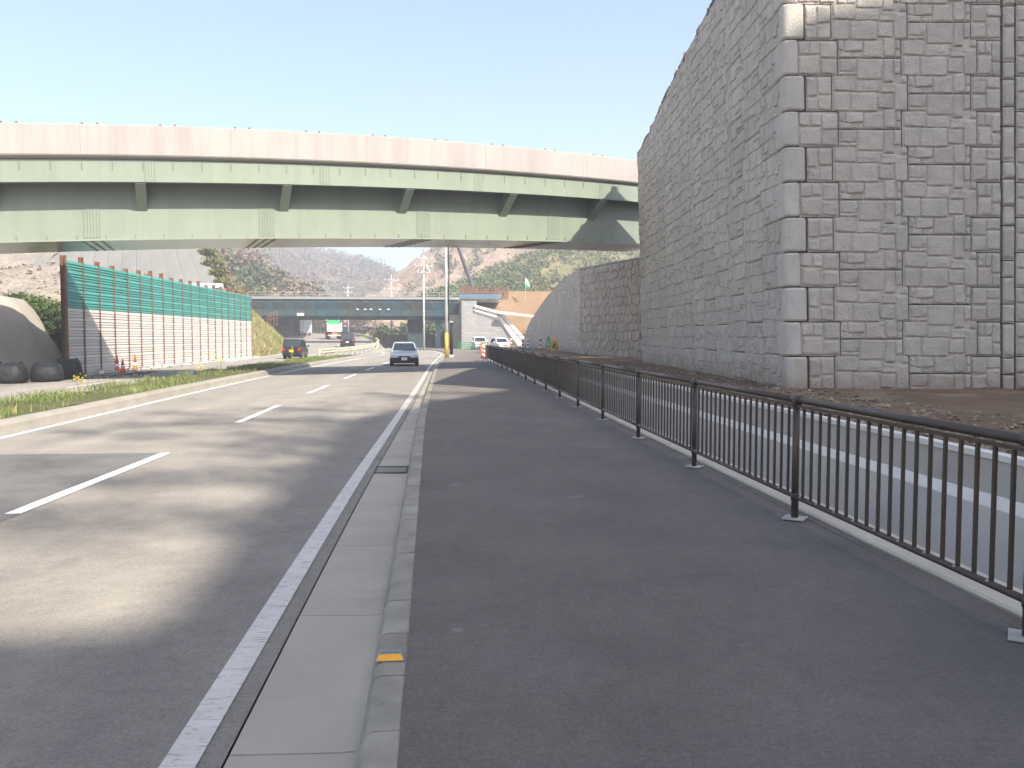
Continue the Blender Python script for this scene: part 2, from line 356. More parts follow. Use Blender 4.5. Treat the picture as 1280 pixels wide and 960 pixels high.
# drain grate
gr = thing('drain_grate', 'iron drain grate set in the gutter beside the kerb', 'grate', (-.53, 11.03, -.125))
b = MB()
for s in (-1, 1):
    b.box(-.21, .21, s * .26 - .02, s * .26 + .02, -.05, .017); b.box(s * .2 - .012, s * .2 + .012, -.24, .24, -.05, .016)
b.build('frame', IRON, gr)
me = MB().box(-.0065, .0065, -.24, .24, -.04, .013).mesh('bar')
for k in range(13): obj('bar', me, mat('grate_bar', (.22, .20, .17), (.16, .145, .125), 20, .6), gr, (-.174 + k * .029, 0, 0))
MB().box(-.19, .19, -.235, .235, -.05, -.035).build('pit', BLKPL, gr)
# kerb reflector
rf = thing('kerb_reflector', 'orange road reflector in a grey housing on top of a kerb block', 'reflector', (kerbX(4.2) - .085, 4.2, .008))
b = MB(); b.prism([(-.075, -.06, 0), (.075, -.06, 0), (.07, .06, 0), (-.07, .06, 0)], [(-.06, -.03, .022), (.06, -.03, .022), (.055, .045, .022), (-.055, .045, .022)]); b.build('housing', HOUSE, rf)
b = MB(); b.prism([(-.066, -.0585, .004), (.066, -.0585, .004), (.052, -.031, .024), (-.052, -.031, .024)], [(-.066, -.054, .004), (.066, -.054, .004), (.052, -.025, .024), (-.052, -.025, .024)]); b.build('lens', AMBER, rf)
b = MB()
for k in range(4): b.box(-.05 + .025 * k + .003, -.05 + .025 * k + .02, .0, .035, .02, .027)
b.build('rib', HOUSE, rf)

# median: sloped kerb, soil, grass
med = thing('median_kerb', 'sloped concrete kerb along the grassy median', 'kerb')
mk = lambda q: lineL(q) - .07
y = 1.0; st = 2.0
while y < 70:
    P2 = lambda q: [(mk(q), q, -.3), (mk(q), q, -.11), (mk(q) - .035, q, .06), (mk(q) - .10, q, .12), (mk(q) - .3, q, .125), (mk(q) - .3, q, -.3)]
    MB().loft([P2(y + .004), P2(y + st - .004)]).build('block', mat('median_concrete', (.37, .335, .28), (.30, .272, .225), 1.5, .9, .25, 60, .2, rnd=.08, blotch=((.25, .235, .17), 1.5, .6, .8)), med)
    y += st
med2 = lambda y: leftR(y) + .02
struct(sheet('median', med2, lambda y: mk(y) - .28, YS(1, 72, 1), lambda x, y: .11 + .05 * fbm((x, y, 1), .8) - (.12 if x < leftR(y) + .1 else 0), SOIL, 4))

def blades(name, pts, h, wd, m, lean=.5, hv=.5):
    """one mesh of many upright blades: pts = list of (x, y, z)"""
    P = np.asarray(pts, float); n = len(P)
    a = rng.uniform(0, 2 * np.pi, n); hh = h * rng.uniform(1 - hv, 1 + hv, n); ln = rng.uniform(0, lean, n) * hh; la = rng.uniform(0, 2 * np.pi, n)
    ww = wd * rng.uniform(.6, 1.4, n)
    dx, dy = np.cos(a) * ww, np.sin(a) * ww
    v = np.zeros((n, 5, 3)); v[:] = P[:, None, :]
    v[:, 0, 0] -= dx; v[:, 0, 1] -= dy; v[:, 1, 0] += dx; v[:, 1, 1] += dy
    mx, my = np.cos(la) * ln, np.sin(la) * ln
    for k, s_ in ((2, .8), (3, -.8)):
        v[:, k, 0] += s_ * dx + mx * .35; v[:, k, 1] += s_ * dy + my * .35; v[:, k, 2] += hh * .6
    v[:, 4, 0] += mx; v[:, 4, 1] += my; v[:, 4, 2] += hh
    i = np.arange(n)[:, None] * 5
    f4 = (i + np.array([[0, 1, 2, 3]])); f3 = (i + np.array([[3, 2, 4]]))
    me = bpy.data.meshes.new(name); me.from_pydata(v.reshape(-1, 3).tolist(), [], f4.tolist() + f3.tolist()); me.update()
    return obj(name, me, m)
pts = []
for _ in range(17000):
    y = 12 + (66 - 12) * random.random() ** 1.15
    t = random.random(); x = leftR(y) - .12 + t * (mk(y) - .2 - leftR(y))
    if mnoise.noise((x * .8, y * .5, 2)) < -.16 + .25 * random.random(): continue
    pts.append((x, y, .06))
stuff(blades('grass', pts, .125, .012, GRASS, 1.0, .7), 'short green grass and weeds growing on the median', 'grass')
stuff(blades('dry_grass', [p for p in pts if random.random() < .22], .15, .009, DRYG, 1.2, .7), 'straw-coloured dead grass among the green on the median', 'grass')
# flowers and tall weeds on the median
def weed(x, y, h, fl):
    t = thing('weed', 'tall thin flowering weed on the median near the %s' % fl, 'plant', (x, y, .1))
    b = MB(); tips = []
    for k in range(7):
        a = random.uniform(0, 6.3); l = random.uniform(.6, 1) * h; e = Vector((math.cos(a) * l * .25, math.sin(a) * l * .25, l)); tips.append(e)
        b.tube((0, 0, -.03), e, .007, .003, 4)
    b.build('stem', DRYG, t)
    b = MB()
    for e in tips:
        for _ in range(6):
            p = e + Vector((random.gauss(0, .03), random.gauss(0, .03), random.gauss(-.05, .05))); q = .016
            b.add([p + Vector((-q, -q, 0)), p + Vector((q, -q, 0)), p + Vector((q, q, .012)), p + Vector((-q, q, .012))], [(0, 1, 2, 3)])
    b.build('flower', PFLOWER, t)
weed(-9.3, 23.5, .5, 'black bags'); weed(-8.7, 36, .9, 'middle of the white and teal barrier'); weed(-8.9, 33.8, .45, 'orange cones'); weed(-8.35, 52, 1.0, 'black van')

# ------------------------------------------------------------------ right side: coping, channel, dirt
ch = thing('drainage_channel', 'open concrete drainage channel behind the brown fence', 'channel')
sweep = lambda prof, ys: MB().loft([[(walkR(q) + o, q, z) for o, z in prof] for q in ys])
cy_ = YS(-8, 62, 2)
sweep([(.075, -1.2), (.075, .015), (.09, .03), (.38, .03), (.40, .015), (.40, -1.2)], cy_).build('near_coping', mat('coping_concrete', (.56, .50, .40), (.47, .42, .335), 2, .9, .2, 60, .2), ch)
sweep([(.40, -1.2), (.40, -1.1), (1.81, -1.1), (1.81, -1.2)], cy_).build('floor', CHAN, ch)
sweep([(1.15, -1.2), (1.15, -1.0), (1.82, .03), (2.06, .01), (2.06, -1.2)], cy_).build('lower_wall', CHANL, ch)
sweep([(1.822, .03), (1.827, .045), (1.875, .122), (1.92, .13), (1.92, .03)], cy_).build('ledge', CHAN_LIT, ch)
sweep([(1.93, -.02), (1.93, .10), (2.0, .44), (2.08, .44), (2.08, -.02)], cy_).build('upper_wall', CHANL, ch)
sweep([(1.985, .441), (1.985, .497), (1.995, .505), (2.085, .505), (2.09, .44)], cy_).build('edge', CHAN_LIT, ch)
def zdirt(x, y): return .47 + .05 * fbm((x, y, 0), .6) + .03 * fbm((x, y, 5), 2.2) - max(0, .12 - (x - walkR(y) - 2.08)) * .5
struct(sheet('dirt_ground', lambda y: walkR(y) + 2.07, lambda y: 24 if y < 42 else 16, YS(-6, 62, .5), zdirt, DIRT, 48))
struct(sheet('dirt_far', lambda y: walkR(y) + .1, lambda y: 16, YS(62, 116, 1.5), lambda x, y: .45 + .15 * fbm((x, y, 0), .3) - max(0, .6 - (x - walkR(y))) * .8, DIRT, 16))

def rocks(name, pts, smin, smax, m, parent=None):
    base = np.array([(1, 0, 0), (-1, 0, 0), (0, 1, 0), (0, -1, 0), (0, 0, 1), (0, 0, -1)], float)
    fc = np.array([(0, 2, 4), (2, 1, 4), (1, 3, 4), (3, 0, 4), (2, 0, 5), (1, 2, 5), (3, 1, 5), (0, 3, 5)])
    n = len(pts); P = np.asarray(pts, float)
    s = smin + (smax - smin) * rng.random(n) ** 3
    v = base[None] * rng.uniform(.55, 1.25, (n, 6, 1)) * s[:, None, None]
    a = rng.uniform(0, 6.28, n); ca, sa = np.cos(a)[:, None], np.sin(a)[:, None]
    x = v[..., 0] * ca - v[..., 1] * sa; y_ = v[..., 0] * sa + v[..., 1] * ca
    v = np.stack([x, y_, v[..., 2] * .65], -1) + rng.normal(0, .18, (n, 6, 3)) * s[:, None, None] + P[:, None]
    f = (np.arange(n)[:, None, None] * 6 + fc[None]).reshape(-1, 3)
    me = bpy.data.meshes.new(name); me.from_pydata(v.reshape(-1, 3).tolist(), [], f.tolist()); me.update()
    return obj(name, me, m, parent)
pts = []
for _ in range(7000):
    y = random.uniform(6, 34); o = 2.1 + 2.6 * random.random() ** 1.8; x = walkR(y) + o
    pts.append((x, y, zdirt(x, y) + .005))
stuff(rocks('gravel', pts, .012, .065, PEBBLE), 'loose brown gravel and clods on the dirt beside the channel', 'gravel')

# ------------------------------------------------------------------ fence
fen = thing('pedestrian_fence', 'dark brown steel railing fence with vertical bars along the sidewalk', 'fence')
SP = 2.985; py = [4.15 - SP + SP * k for k in range(20)]
b = MB(); b.tube((0, 0, 0), (0, 0, 1.045), .031, n=12); b.tube((0, 0, .175), (0, 0, .235), .037, n=12); post_me = b.mesh('post', True)
b = MB(); b.lathe([(.034, .985), (.041, .995), (.041, 1.04), (.040, 1.06)], n=12); b.tube((0, -.075, 1.055), (0, .075, 1.055), .038, n=12); cap_me = b.mesh('rail_joint', True)
b = MB(); b.prism([(-.13, -.02, .004), (.02, -.13, .004), (.13, .02, .004), (-.02, .13, .004)], [(-.13, -.02, .014), (.02, -.13, .014), (.13, .02, .014), (-.02, .13, .014)]); base_me = b.mesh('base_plate')
bar_me = MB().box(-.0095, .0095, -.011, .011, .205, 1.0).mesh('baluster')
for i, y in enumerate(py):
    x = fenceX(y)
    o = obj('post', post_me, BROWN, fen, (x, y, 0)); obj('rail_joint', cap_me, BROWN, o); obj('base_plate', base_me, STEELP, fen, (x, y, .006))
far_b = MB()
bolt_b = MB()
for i, y in enumerate(py[:-1]):
    y2 = py[i + 1]; A = Vector((fenceX(y), y, 0)); B = Vector((fenceX(y2), y2, 0))
    up = Vector((0, 0, 1))
    b = MB(); b.tube(A + up * 1.055, B + up * 1.055, .029, n=12); b.build('top_rail', BROWN, fen, True)
    d = (B - A).normalized(); sd = Vector((d.y, -d.x, 0))
    b = MB(); b.prism([A + up * .99 - sd * .014, A + up * .99 + sd * .014, A + up * 1.012 + sd * .014, A + up * 1.012 - sd * .014], [B + up * .99 - sd * .014, B + up * .99 + sd * .014, B + up * 1.012 + sd * .014, B + up * 1.012 - sd * .014]); b.build('under_rail', BROWN, fen)
    b = MB(); b.tube(A + up * .205, B + up * .205, .022, n=10); b.build('bottom_rail', BROWN, fen, True)
    for k in range(18):
        p = A.lerp(B, (k + 1) / 19)
        if i < 16: o = obj('baluster', bar_me, BROWN, fen, p)
        else: far_b.box(p.x - .0095, p.x + .0095, p.y - .011, p.y + .011, .205, 1.0)
        if k % 2 and i < 8: bolt_b.box(p.x - .032, p.x - .018, p.y - .007, p.y + .007, .222, .233)
o = far_b.build('far_balusters', BROWN, fen); o['kind'] = 'stuff'
o = bolt_b.build('bolt_heads', GALV, fen); o['kind'] = 'stuff'

# ------------------------------------------------------------------ panel walls
PH = 1.5; PW = 1.49; CR = .067; LEAN = .032
# stone outlines of one cruciform panel (x0, x1, y0, y1) read in panel units, y down from the top
ST = [(420, 496, 43, 98), (420, 455, 101, 116), (458, 498, 101, 117), (501, 616, 43, 135), (620, 664, 43, 146), (667, 694, 46, 112),
      (393, 492, 120, 186), (496, 600, 140, 187), (604, 690, 150, 196), (694, 724, 116, 150),
      (393, 466, 190, 274), (470, 590, 191, 276), (594, 664, 200, 262), (668, 724, 154, 274),
      (421, 440, 279, 324), (444, 524, 279, 324), (421, 474, 328, 351), (478, 524, 328, 351), (528, 617, 280, 351), (621, 670, 266, 351), (674, 694, 278, 320), (674, 694, 324, 351)]
def stone_mesh(x0, x1, z0, z1, seed, n=8, proud=.027, clip=None):
    """one rough-faced cast stone standing out of the panel (local: x right, z up, -y out)"""
    r = random.Random(seed); j = lambda: r.uniform(-.013, .013)
    c = [(x0 + j(), z0 + j()), (x1 + j(), z0 + j()), (x1 + j(), z1 + j()), (x0 + j(), z1 + j())]
    dx, dz = x1 - x0, z1 - z0
    V = []; pr = proud * r.uniform(.75, 1.25); tx, tz = r.uniform(-.012, .012), r.uniform(-.012, .012)
    for a in range(n + 1):
        for b_ in range(n + 1):
            # crowd samples towards the edges so the arris is crisp
            u = .5 - .5 * math.cos(math.pi * a / n); v = .5 - .5 * math.cos(math.pi * b_ / n)
            x = (c[0][0] * (1 - u) + c[1][0] * u) * (1 - v) + (c[3][0] * (1 - u) + c[2][0] * u) * v
            z = (c[0][1] * (1 - u) + c[1][1] * u) * (1 - v) + (c[3][1] * (1 - u) + c[2][1] * u) * v
            e = min(u, 1 - u) * dx, min(v, 1 - v) * dz
            ed = min(1, min(e) / .012)
            edge = a in (0, n) or b_ in (0, n)
            # rounded corner
            h = pr * ed ** .6
            q = 0 if edge else .020 * fbm((x * 11, z * 11, seed * 3.1), 1, 4) + tx * (u - .5) + tz * (v - .5)
            if not edge:
                x += .008 * fbm((x * 9, z * 9, seed), 1, 2); z += .008 * fbm((x * 9, z * 9, seed + 9), 1, 2)
            elif True:
                w_ = .010 * fbm((x * 6, z * 6, seed + 4), 1, 2); x += w_; z += w_ * .7
            V.append((x, -max(0, h + q) if not edge else .012, z))
    Fc = [(a * (n + 1) + b_, (a + 1) * (n + 1) + b_, (a + 1) * (n + 1) + b_ + 1, a * (n + 1) + b_ + 1) for a in range(n) for b_ in range(n)]
    return V, Fc
def cruci(g=.011):
    a, bw, h = PW / 2 - CR - g, PW / 2 + CR - g, PH / 2 - g; q = PH / 4 - g
    return [(-a, -h), (a, -h), (a, -q), (bw, -q), (bw, q), (a, q), (a, h), (-a, h), (-a, q), (-bw, q), (-bw, -q), (-a, -q)]
def stone_rects(variant=0):
    out = []
    for x0, x1, y0, y1 in ST:
        q = [(x0 - 557) / 210, (x1 - 557) / 210, (197.5 - y1) / 210, (197.5 - y0) / 210]
        if variant == 1: q = [-q[1], -q[0], q[2], q[3]]
        if variant == 2: q = [-q[1], -q[0], -q[3], -q[2]]
        out.append(q)
    return out
def slab_mesh(name, ring, th=.14, sh=0.):
    b = MB(); b.prism([(x, 0, z) for x, z in ring], [(x, th, z) for x, z in ring]); return b
def shear(V, out, k=LEAN):
    return [(x - (0 if out else k * z), y - (k * z if out else 0), z) for x, y, z in V]
def panel_data(variant, out, joined, n):
    s = slab_mesh('p', cruci()); s.v = shear(s.v, out)
    stones = []
    for i, q in enumerate(stone_rects(variant)):
        V, Fc = stone_mesh(*q, seed=i + variant * 50, n=n); V = shear(V, out)
        if joined: s.add(V, Fc)
        else:
            m_ = MB().add(V, Fc); stones.append(m_)
    return s, stones
def fixn(me):
    bm = bmesh.new(); bm.from_mesh(me); bmesh.ops.recalc_face_normals(bm, faces=bm.faces); bm.to_mesh(me); bm.free(); return me
KX, KY = 7.80, 17.93                      # foot of the corner
E1 = Vector((math.cos(YAW), -math.sin(YAW), 0)); E2 = Vector((9.42 - KX, 37.6 - KY, 0)).normalized()
ANG1 = math.atan2(E1.y, E1.x); ANG2 = math.atan2(-E2.y, -E2.x)
ztop = curve([(0, 11.45), (5.8, 11.0), (8.9, 10.77), (12, 10.5), (15.9, 9.98), (19.7, 9.6), (21, 9.45)])
wall = thing('retaining_wall', 'tall grey retaining wall of stone-faced concrete panels with a quoined corner', 'wall', (KX, KY, 0))
slab, stones = panel_data(0, False, False, 9)
slab_me = fixn(slab.mesh('panel')); st_me = [fixn(s.mesh('stone', True)) for s in stones]
for m_ in [slab_me] + st_me: m_.materials.append(WALLC)
FRONT_TOP = 11.4
def put_front(u, z, stones_on=True):
    o = obj('panel', slab_me, None, wall, Vector((E1.x * (u - LEAN * z), E1.y * (u - LEAN * z), z))); o.rotation_euler = (0, 0, ANG1)
    if stones_on:
        for sm in st_me: obj('stone', sm, None, o)
    return o
Z0 = 1.55
def part_panel(u0, u1, z0, z1, seed, rects, frame=(E1, ANG1, False), name='panel', split=True, mm=None):
    """a cut panel: plain slab with a few stones; u0..u1, z0..z1 in wall coordinates"""
    e, ang, out = frame
    b = slab_mesh('p', [(u0 + .011, z0 + .011), (u1 - .011, z0 + .011), (u1 - .011, z1 - .011), (u0 + .011, z1 - .011)])
    b.v = shear(b.v, out); root = b.build(name, mm or WALLC, wall); root.rotation_euler = (0, 0, ang)
    for i, (a, c, d, f) in enumerate(rects):
        V, Fc = stone_mesh(u0 + a * (u1 - u0), u0 + c * (u1 - u0), z0 + d * (z1 - z0), z0 + f * (z1 - z0), seed * 17 + i)
        MB().add(shear(V, out), Fc).build('stone', mm or WALLC, root, True)
    return root
for c, (u, off) in enumerate([(1.79, 0.), (3.28, .75)]):
    for k in range(-2, 7):
        z = Z0 + off + k * PH + PH / 2
        put_front(u, z, z < 10.2)
# partial column left of the joint strip (interlocking half panels)
for k in range(-1, 13):
    z0 = Z0 + k * .75
    a = 4.022 + (-CR if k % 2 else CR)     # every second slice bites into column two
    r_ = [(.03, .5, .05, .45), (.52, .97, .05, .62), (.03, .5, .5, .95), (.52, .97, .66, .95)] if k % 2 else [(.03, .60, .04, .55), (.62, .97, .04, .36), (.62, .97, .4, .95), (.03, .32, .6, .95), (.34, .60, .6, .95)]
    part_panel(a, 4.60, z0 - .375, z0 + .375, 100 + k, r_)
# joint strip of narrow blocks, then the wall goes on
z = .2; k = 0
while z < 11.2:
    hh = [.58, .36, .75, .42][k % 4]
    part_panel(4.64, 4.90, z, z + hh, 200 + k, [(.06, .94, .05, .95)], name='joint_block'); z += hh; k += 1
slab2, _ = panel_data(1, False, True, 4); pm = fixn(slab2.mesh('panel')); pm.materials.append(WALLC)
for k in range(-1, 13):
    z0 = Z0 + k * .75
    part_panel(4.925, 5.5 + (-CR if k % 2 else CR), z0 - .375, z0 + .375, 500 + k, [(.04, .55, .05, .5), (.58, .96, .05, .4), (.04, .45, .55, .95), (.48, .96, .46, .95)])
for c in range(5):
    for k in range(-2, 7):
        z = Z0 + (.75 if c % 2 else 0) + k * PH + PH / 2; u = 6.245 + c * PW
        o = obj('panel', pm, None, wall, Vector((E1.x * (u - LEAN * z), E1.y * (u - LEAN * z), z))); o.rotation_euler = (0, 0, ANG1)
# corner: alternating rounded quoins and the stone strip beside them
def quoin(u0, u1, v, z0, z1):
    """rounded block on the corner: front width u0..u1, side depth v"""
    b = MB(); rings = []
    f_ = E1; s_ = E2
    def ring(ins, z):
        c = []
        pr = .075 - ins
        fo = Vector((-E2.x, -E2.y, 0)) * pr; so_ = Vector((-E1.x, -E1.y, 0)) * pr
        c.append(f_ * (u1 - ins) + Vector((E2.x, E2.y, 0)) * .1); c.append(f_ * (u1 - ins) + fo * .35); c.append(f_ * (u1 - .045 - ins) + fo)
        rad = .13
        for t in range(6):
            q = t / 5 * math.pi / 2
            c.append(f_ * (rad - rad * math.sin(q)) + s_ * (rad - rad * math.cos(q)) + fo + so_)
        c.append(s_ * (v - .045 - ins) + so_); c.append(s_ * (v - ins) + so_ * .35); c.append(s_ * (v - ins) + f_ * .1)
        return [p + Vector((-LEAN * z, 0, z)) for p in c]
    for ins, z in ((.05, z0 + .012), (.018, z0 + .022), (0, z0 + .055), (0, (z0 + z1) / 2), (0, z1 - .055), (.018, z1 - .022), (.05, z1 - .012)): rings.append(ring(ins, z))
    b.loft(rings); o = b.build('quoin', QUOIN, wall, False)
zq = -.325; k = 1
while zq < 11.0:
    if k % 2 == 0:
        quoin(0, .37, .26, zq, zq + .75)
        part_panel(.42, .978, zq, zq + .75, 300 + k, [(.03, .46, .05, .36), (.03, .42, .42, .95), (.48, .97, .04, .42), (.46, .97, .48, .95)])
    else:
        quoin(0, .24, .55, zq, zq + .75)
        part_panel(.245, 1.112, zq, zq + .75, 400 + k, [(.03, .30, .60, .95), (.32, .56, .60, .95), (.58, .97, .50, .95), (.03, .55, .05, .55), (.57, .97, .05, .45)])
    zq += .75; k += 1
# side face: interlocking panels whose top follows the ramp
side_s = [panel_data(v, True, True, 6)[0] for v in (0, 2, 1)]
side_me = [fixn(s.mesh('panel')) for s in side_s]
for m_ in side_me: m_.materials.append(WALLC)
LS = 19.7
ncol = 13
for c in range(ncol):
    d = .30 + PW / 2 + c * PW            # distance of column centre from the corner
    for k in range(-2, 8):
        z = Z0 + (.75 if c % 2 else 0) - .35 + k * PH + PH / 2
        if z - PH / 2 > max(ztop(d - .8), ztop(d + .8)): continue
        v = (c * 7 + k * 3) % 3
        loc = E2 * d + Vector((-LEAN * z, 0, z))
        if z + PH / 2 < min(ztop(max(0, d - .85)), ztop(d + .85)):
            o = obj('panel', side_me[v], None, wall, loc)
        else:
            s = side_s[v]; nb = MB(); nb.f = list(s.f)
            # the panel top is cut to the slope of the ramp; local x runs back towards the corner
            nb.v = []
            for (x, yy, zz) in s.v:
                zt = ztop(max(0, d - x)) - z
                nb.v.append((x, yy, min(zz, zt)))
            me = nb.mesh('panel'); me.materials.append(WALLC); o = obj('panel', me, None, wall, loc)
        o.rotation_euler = (0, 0, ANG2)
# fill behind the panels
b = MB()
E1i, E2i = E1, E2
def corner_pt(u, v, z): return E1 * u + E2 * v + Vector((-LEAN * z, 0, z))
vv = list(np.linspace(.13, LS - .02, 14))
b.loft([[corner_pt(.12, v, -.4), corner_pt(13, v, -.4), corner_pt(13, v, (min(FRONT_TOP, ztop(v))) - .08), corner_pt(.12, v, ztop(v) - .08)] for v in vv]); b.build('fill', DARKGAP, wall)
# cast lugs on the top edge
lug = MB().box(-.06, .06, -.10, .10, -.1, .10); lug.box(-.05, .05, -.16, -.05, .04, .16); lug_me = fixn(lug.mesh('lug'))
for q in (3.6, 5.15, 6.5, 7.9, 9.9, 11.3, 13.0, 14.4, 16.1, 17.6, 19.4):
    o = obj('lug', lug_me, RUST if False else mat('lug_concrete', (.26, .22, .20), None, 4, .9, .3, 40), wall, E2 * q + Vector((-LEAN * ztop(q) + .03, 0, ztop(q)))); o.rotation_euler = (0, 0, ANG2 + random.uniform(-.3, .3) + 1.57)

# second panel wall beyond the bridge, its top falling away
wall2 = thing('wing_wall', 'grey panel wing wall beyond the bridge, its top sloping down to the road', 'wall', (10.1, 57.0, 0))
F2 = (Vector((9.85, 92.5, 0)) - Vector((10.1, 57.0, 0))); L2 = F2.length; F2 = F2.normalized(); ang2 = math.atan2(-F2.y, -F2.x)
z2 = curve([(0, 6.25), (4, 6.15), (9, 5.95), (14, 5.4), (19, 4.75), (25, 3.8), (30, 2.85), (33, 1.9), (35.5, .8), (37, .4)])
low = [panel_data(v, True, True, 3)[0] for v in (0, 2)]
for s in low: s.v = [(x, yy + LEAN * zz, zz) for x, yy, zz in s.v]
low_me = [fixn(s.mesh('panel')) for s in low]
for m_ in low_me: m_.materials.append(WALLC)
for c in range(int(L2 / PW) + 1):
    d = PW / 2 + c * PW
    for k in range(-1, 4):
        z = .6 + (.75 if c % 2 else 0) + k * PH + PH / 2
        if z - PH / 2 > max(z2(max(0, d - .8)), z2(d + .8)): continue
        v = (c + k) % 2
        if z + PH / 2 < min(z2(max(0, d - .85)), z2(d + .85)): o = obj('panel', low_me[v], None, wall2, F2 * d + Vector((0, 0, z)))
        else:
            nb = MB(); nb.f = list(low[v].f); nb.v = [(x, yy, min(zz, z2(max(0, d - x)) - z)) for x, yy, zz in low[v].v]
            me = nb.mesh('panel'); me.materials.append(WALLC); o = obj('panel', me, None, wall2, F2 * d + Vector((0, 0, z)))
        o.rotation_euler = (0, 0, ang2)
nI = Vector((F2.y, -F2.x, 0))
b = MB(); b.loft([[F2 * v + nI * .12 + Vector((0, 0, -.4)), F2 * v + nI * 10 + Vector((0, 0, -.4)), F2 * v + nI * 10 + Vector((0, 0, z2(v) - .06)), F2 * v + nI * .12 + Vector((0, 0, z2(v) - .06))] for v in np.linspace(.1, L2, 14)]); b.build('fill', DARKGAP, wall2)

# abutment under the bridge: rubble-pattern stones
ab = thing('bridge_abutment', 'tan rubble-stone abutment wall under the right end of the green bridge', 'wall', (11.25, 44.8, 0))
G = Vector((9.55, 54.6, 0)) - Vector((11.25, 44.8, 0)); LG = G.length; G = G.normalized(); gI = Vector((G.y, -G.x, 0))
za = lambda v: 5.75 + .15 * v / LG
rr = random.Random(5)
seeds = []
nr = 11; stp = 5.6 / nr
for j in range(-1, nr + 1):
    for i in range(-1, int(LG / .58) + 2):
        seeds.append((i * .58 + (.29 if j % 2 else 0) + rr.uniform(-.17, .17), .35 + j * stp + stp / 2 + rr.uniform(-.13, .13)))
def cell(p, others, bx):
    poly = [(bx[0], bx[2]), (bx[1], bx[2]), (bx[1], bx[3]), (bx[0], bx[3])]
    for q in others:
        if q is p: continue
        dx, dy = q[0] - p[0], q[1] - p[1]
        if dx * dx + dy * dy > 4: continue
        mx, my = (p[0] + q[0]) / 2, (p[1] + q[1]) / 2; out = []
        for k in range(len(poly)):
            a, c = poly[k], poly[(k + 1) % len(poly)]
            da = (a[0] - mx) * dx + (a[1] - my) * dy; dc = (c[0] - mx) * dx + (c[1] - my) * dy
            if da <= 0: out.append(a)
            if (da < 0) != (dc < 0):
                t = da / (da - dc); out.append((a[0] + (c[0] - a[0]) * t, a[1] + (c[1] - a[1]) * t))
        poly = out
        if len(poly) < 3: return None
    return poly
for p in seeds:
    if not (0 < p[0] < LG and .2 < p[1] < 5.9): continue
    poly = cell(p, seeds, (0, LG, .2, za(p[0])))
    if not poly: continue
    cx = sum(q[0] for q in poly) / len(poly); cz = sum(q[1] for q in poly) / len(poly)
    hgt = rr.uniform(.04, .07)
    def ring(s, ins, o_):
        r_ = []
        for q in poly:
            dx, dz = q[0] - cx, q[1] - cz; l = math.hypot(dx, dz) or 1; f_ = max(.2, (l - ins) / l)
            r_.append(G * (cx + dx * f_) + Vector((0, 0, cz + dz * f_)) - gI * o_)
        return r_
    b = MB(); b.loft([ring(1, .02, -.02), ring(1, .024, hgt * .7), ring(1, .055, hgt)]); b.build('stone', RUBBLE_W, ab)
b = MB(); b.loft([[G * v + Vector((0, 0, -.3)), G * v + gI * 5 + Vector((0, 0, -.3)), G * v + gI * 5 + Vector((0, 0, za(v) - .02)), G * v + Vector((0, 0, za(v) - .02))] for v in (0, LG)]); b.build('core', MORTAR, ab)
b = MB(); b.loft([[G * v - gI * .02 + Vector((0, 0, za(v) - .02)), G * v + gI * 5 + Vector((0, 0, za(v) - .02)), G * v + gI * 5 + Vector((0, 0, za(v) + .12)), G * v - gI * .02 + Vector((0, 0, za(v) + .12))] for v in (-.3, LG)]); b.build('cap', CONC, ab)

# ------------------------------------------------------------------ green ramp bridge
BP = [(-13.93, 29.52, 8.55), (-8.93, 30.47, 8.77), (-3.47, 32.25, 9.09), (2.32, 35.30, 9.45), (9.48, 39.06, 9.73)]
bx_ = np.array([p[0] for p in BP]); by_ = np.polyfit(bx_, [p[1] for p in BP], 2); bz_ = np.polyfit(bx_, [p[2] for p in BP], 2)
def bpath(x):
    yy = np.polyval(by_, x) if x > -20 else np.polyval(by_, -20) + (x + 20) * np.polyval(np.polyder(by_), -20)
    zz = np.polyval(bz_, x) if x > -20 else np.polyval(bz_, -20) + (x + 20) * np.polyval(np.polyder(bz_), -20)
    sl_ = np.polyval(np.polyder(by_), max(x, -20)); d = Vector((1, sl_, 0)).normalized(); nb = Vector((-d.y, d.x, 0))
    return Vector((x, yy, zz)), d, nb
def bp(x, o, z):
    p, d, nb = bpath(x); return p + nb * o + Vector((0, 0, z))
br = thing('ramp_bridge', 'curved pale green steel girder bridge with concrete parapet crossing over the road', 'bridge', (0, 0, 0))
bxs = list(np.arange(-48, 13.01, 1.0))
def bsweep(name, prof, m, smooth=False):
    return MB().loft([[bp(x, o, z) for o, z in prof] for x in bxs]).build(name, m, br)
bsweep('parapet', [(0, -.99), (0, -.02), (.02, 0), (.25, 0), (.25, -.75), (.30, -.99)], PARA)
bsweep('parapet', [(5.40, -.75), (5.40, 0), (5.65, 0), (5.65, -.99), (5.36, -.99)], PARA)
bsweep('deck_slab', [(0.004, -.992), (.03, -1.03), (.06, -1.035), (.32, -1.13), (1.5, -1.16), (4.2, -1.16), (5.33, -1.13), (5.6, -1.035), (5.646, -.992)], mat('slab_concrete', (.47, .44, .40), (.40, .375, .34), 1, .9, .1, 30))
for o in (.20, 5.42):
    bsweep('stringer', [(o, -1.13), (o, -1.86), (o + .03, -1.86), (o + .03, -1.13)], GREEN)
    bsweep('stringer_flange', [(o - .10, -1.862), (o - .10, -1.89), (o + .13, -1.89), (o + .13, -1.862)], GREEN)
bsweep('girder', [(1.0, -1.15), (1.0, -3.72), (4.30, -3.72), (4.30, -1.15)], GREEN)
bsweep('bottom_flange', [(.88, -3.722), (.88, -3.765), (4.43, -3.765), (4.43, -3.722)], mat('flange_paint', (.30, .33, .25), (.27, .30, .23), .6, .22, .02, 6, .6))
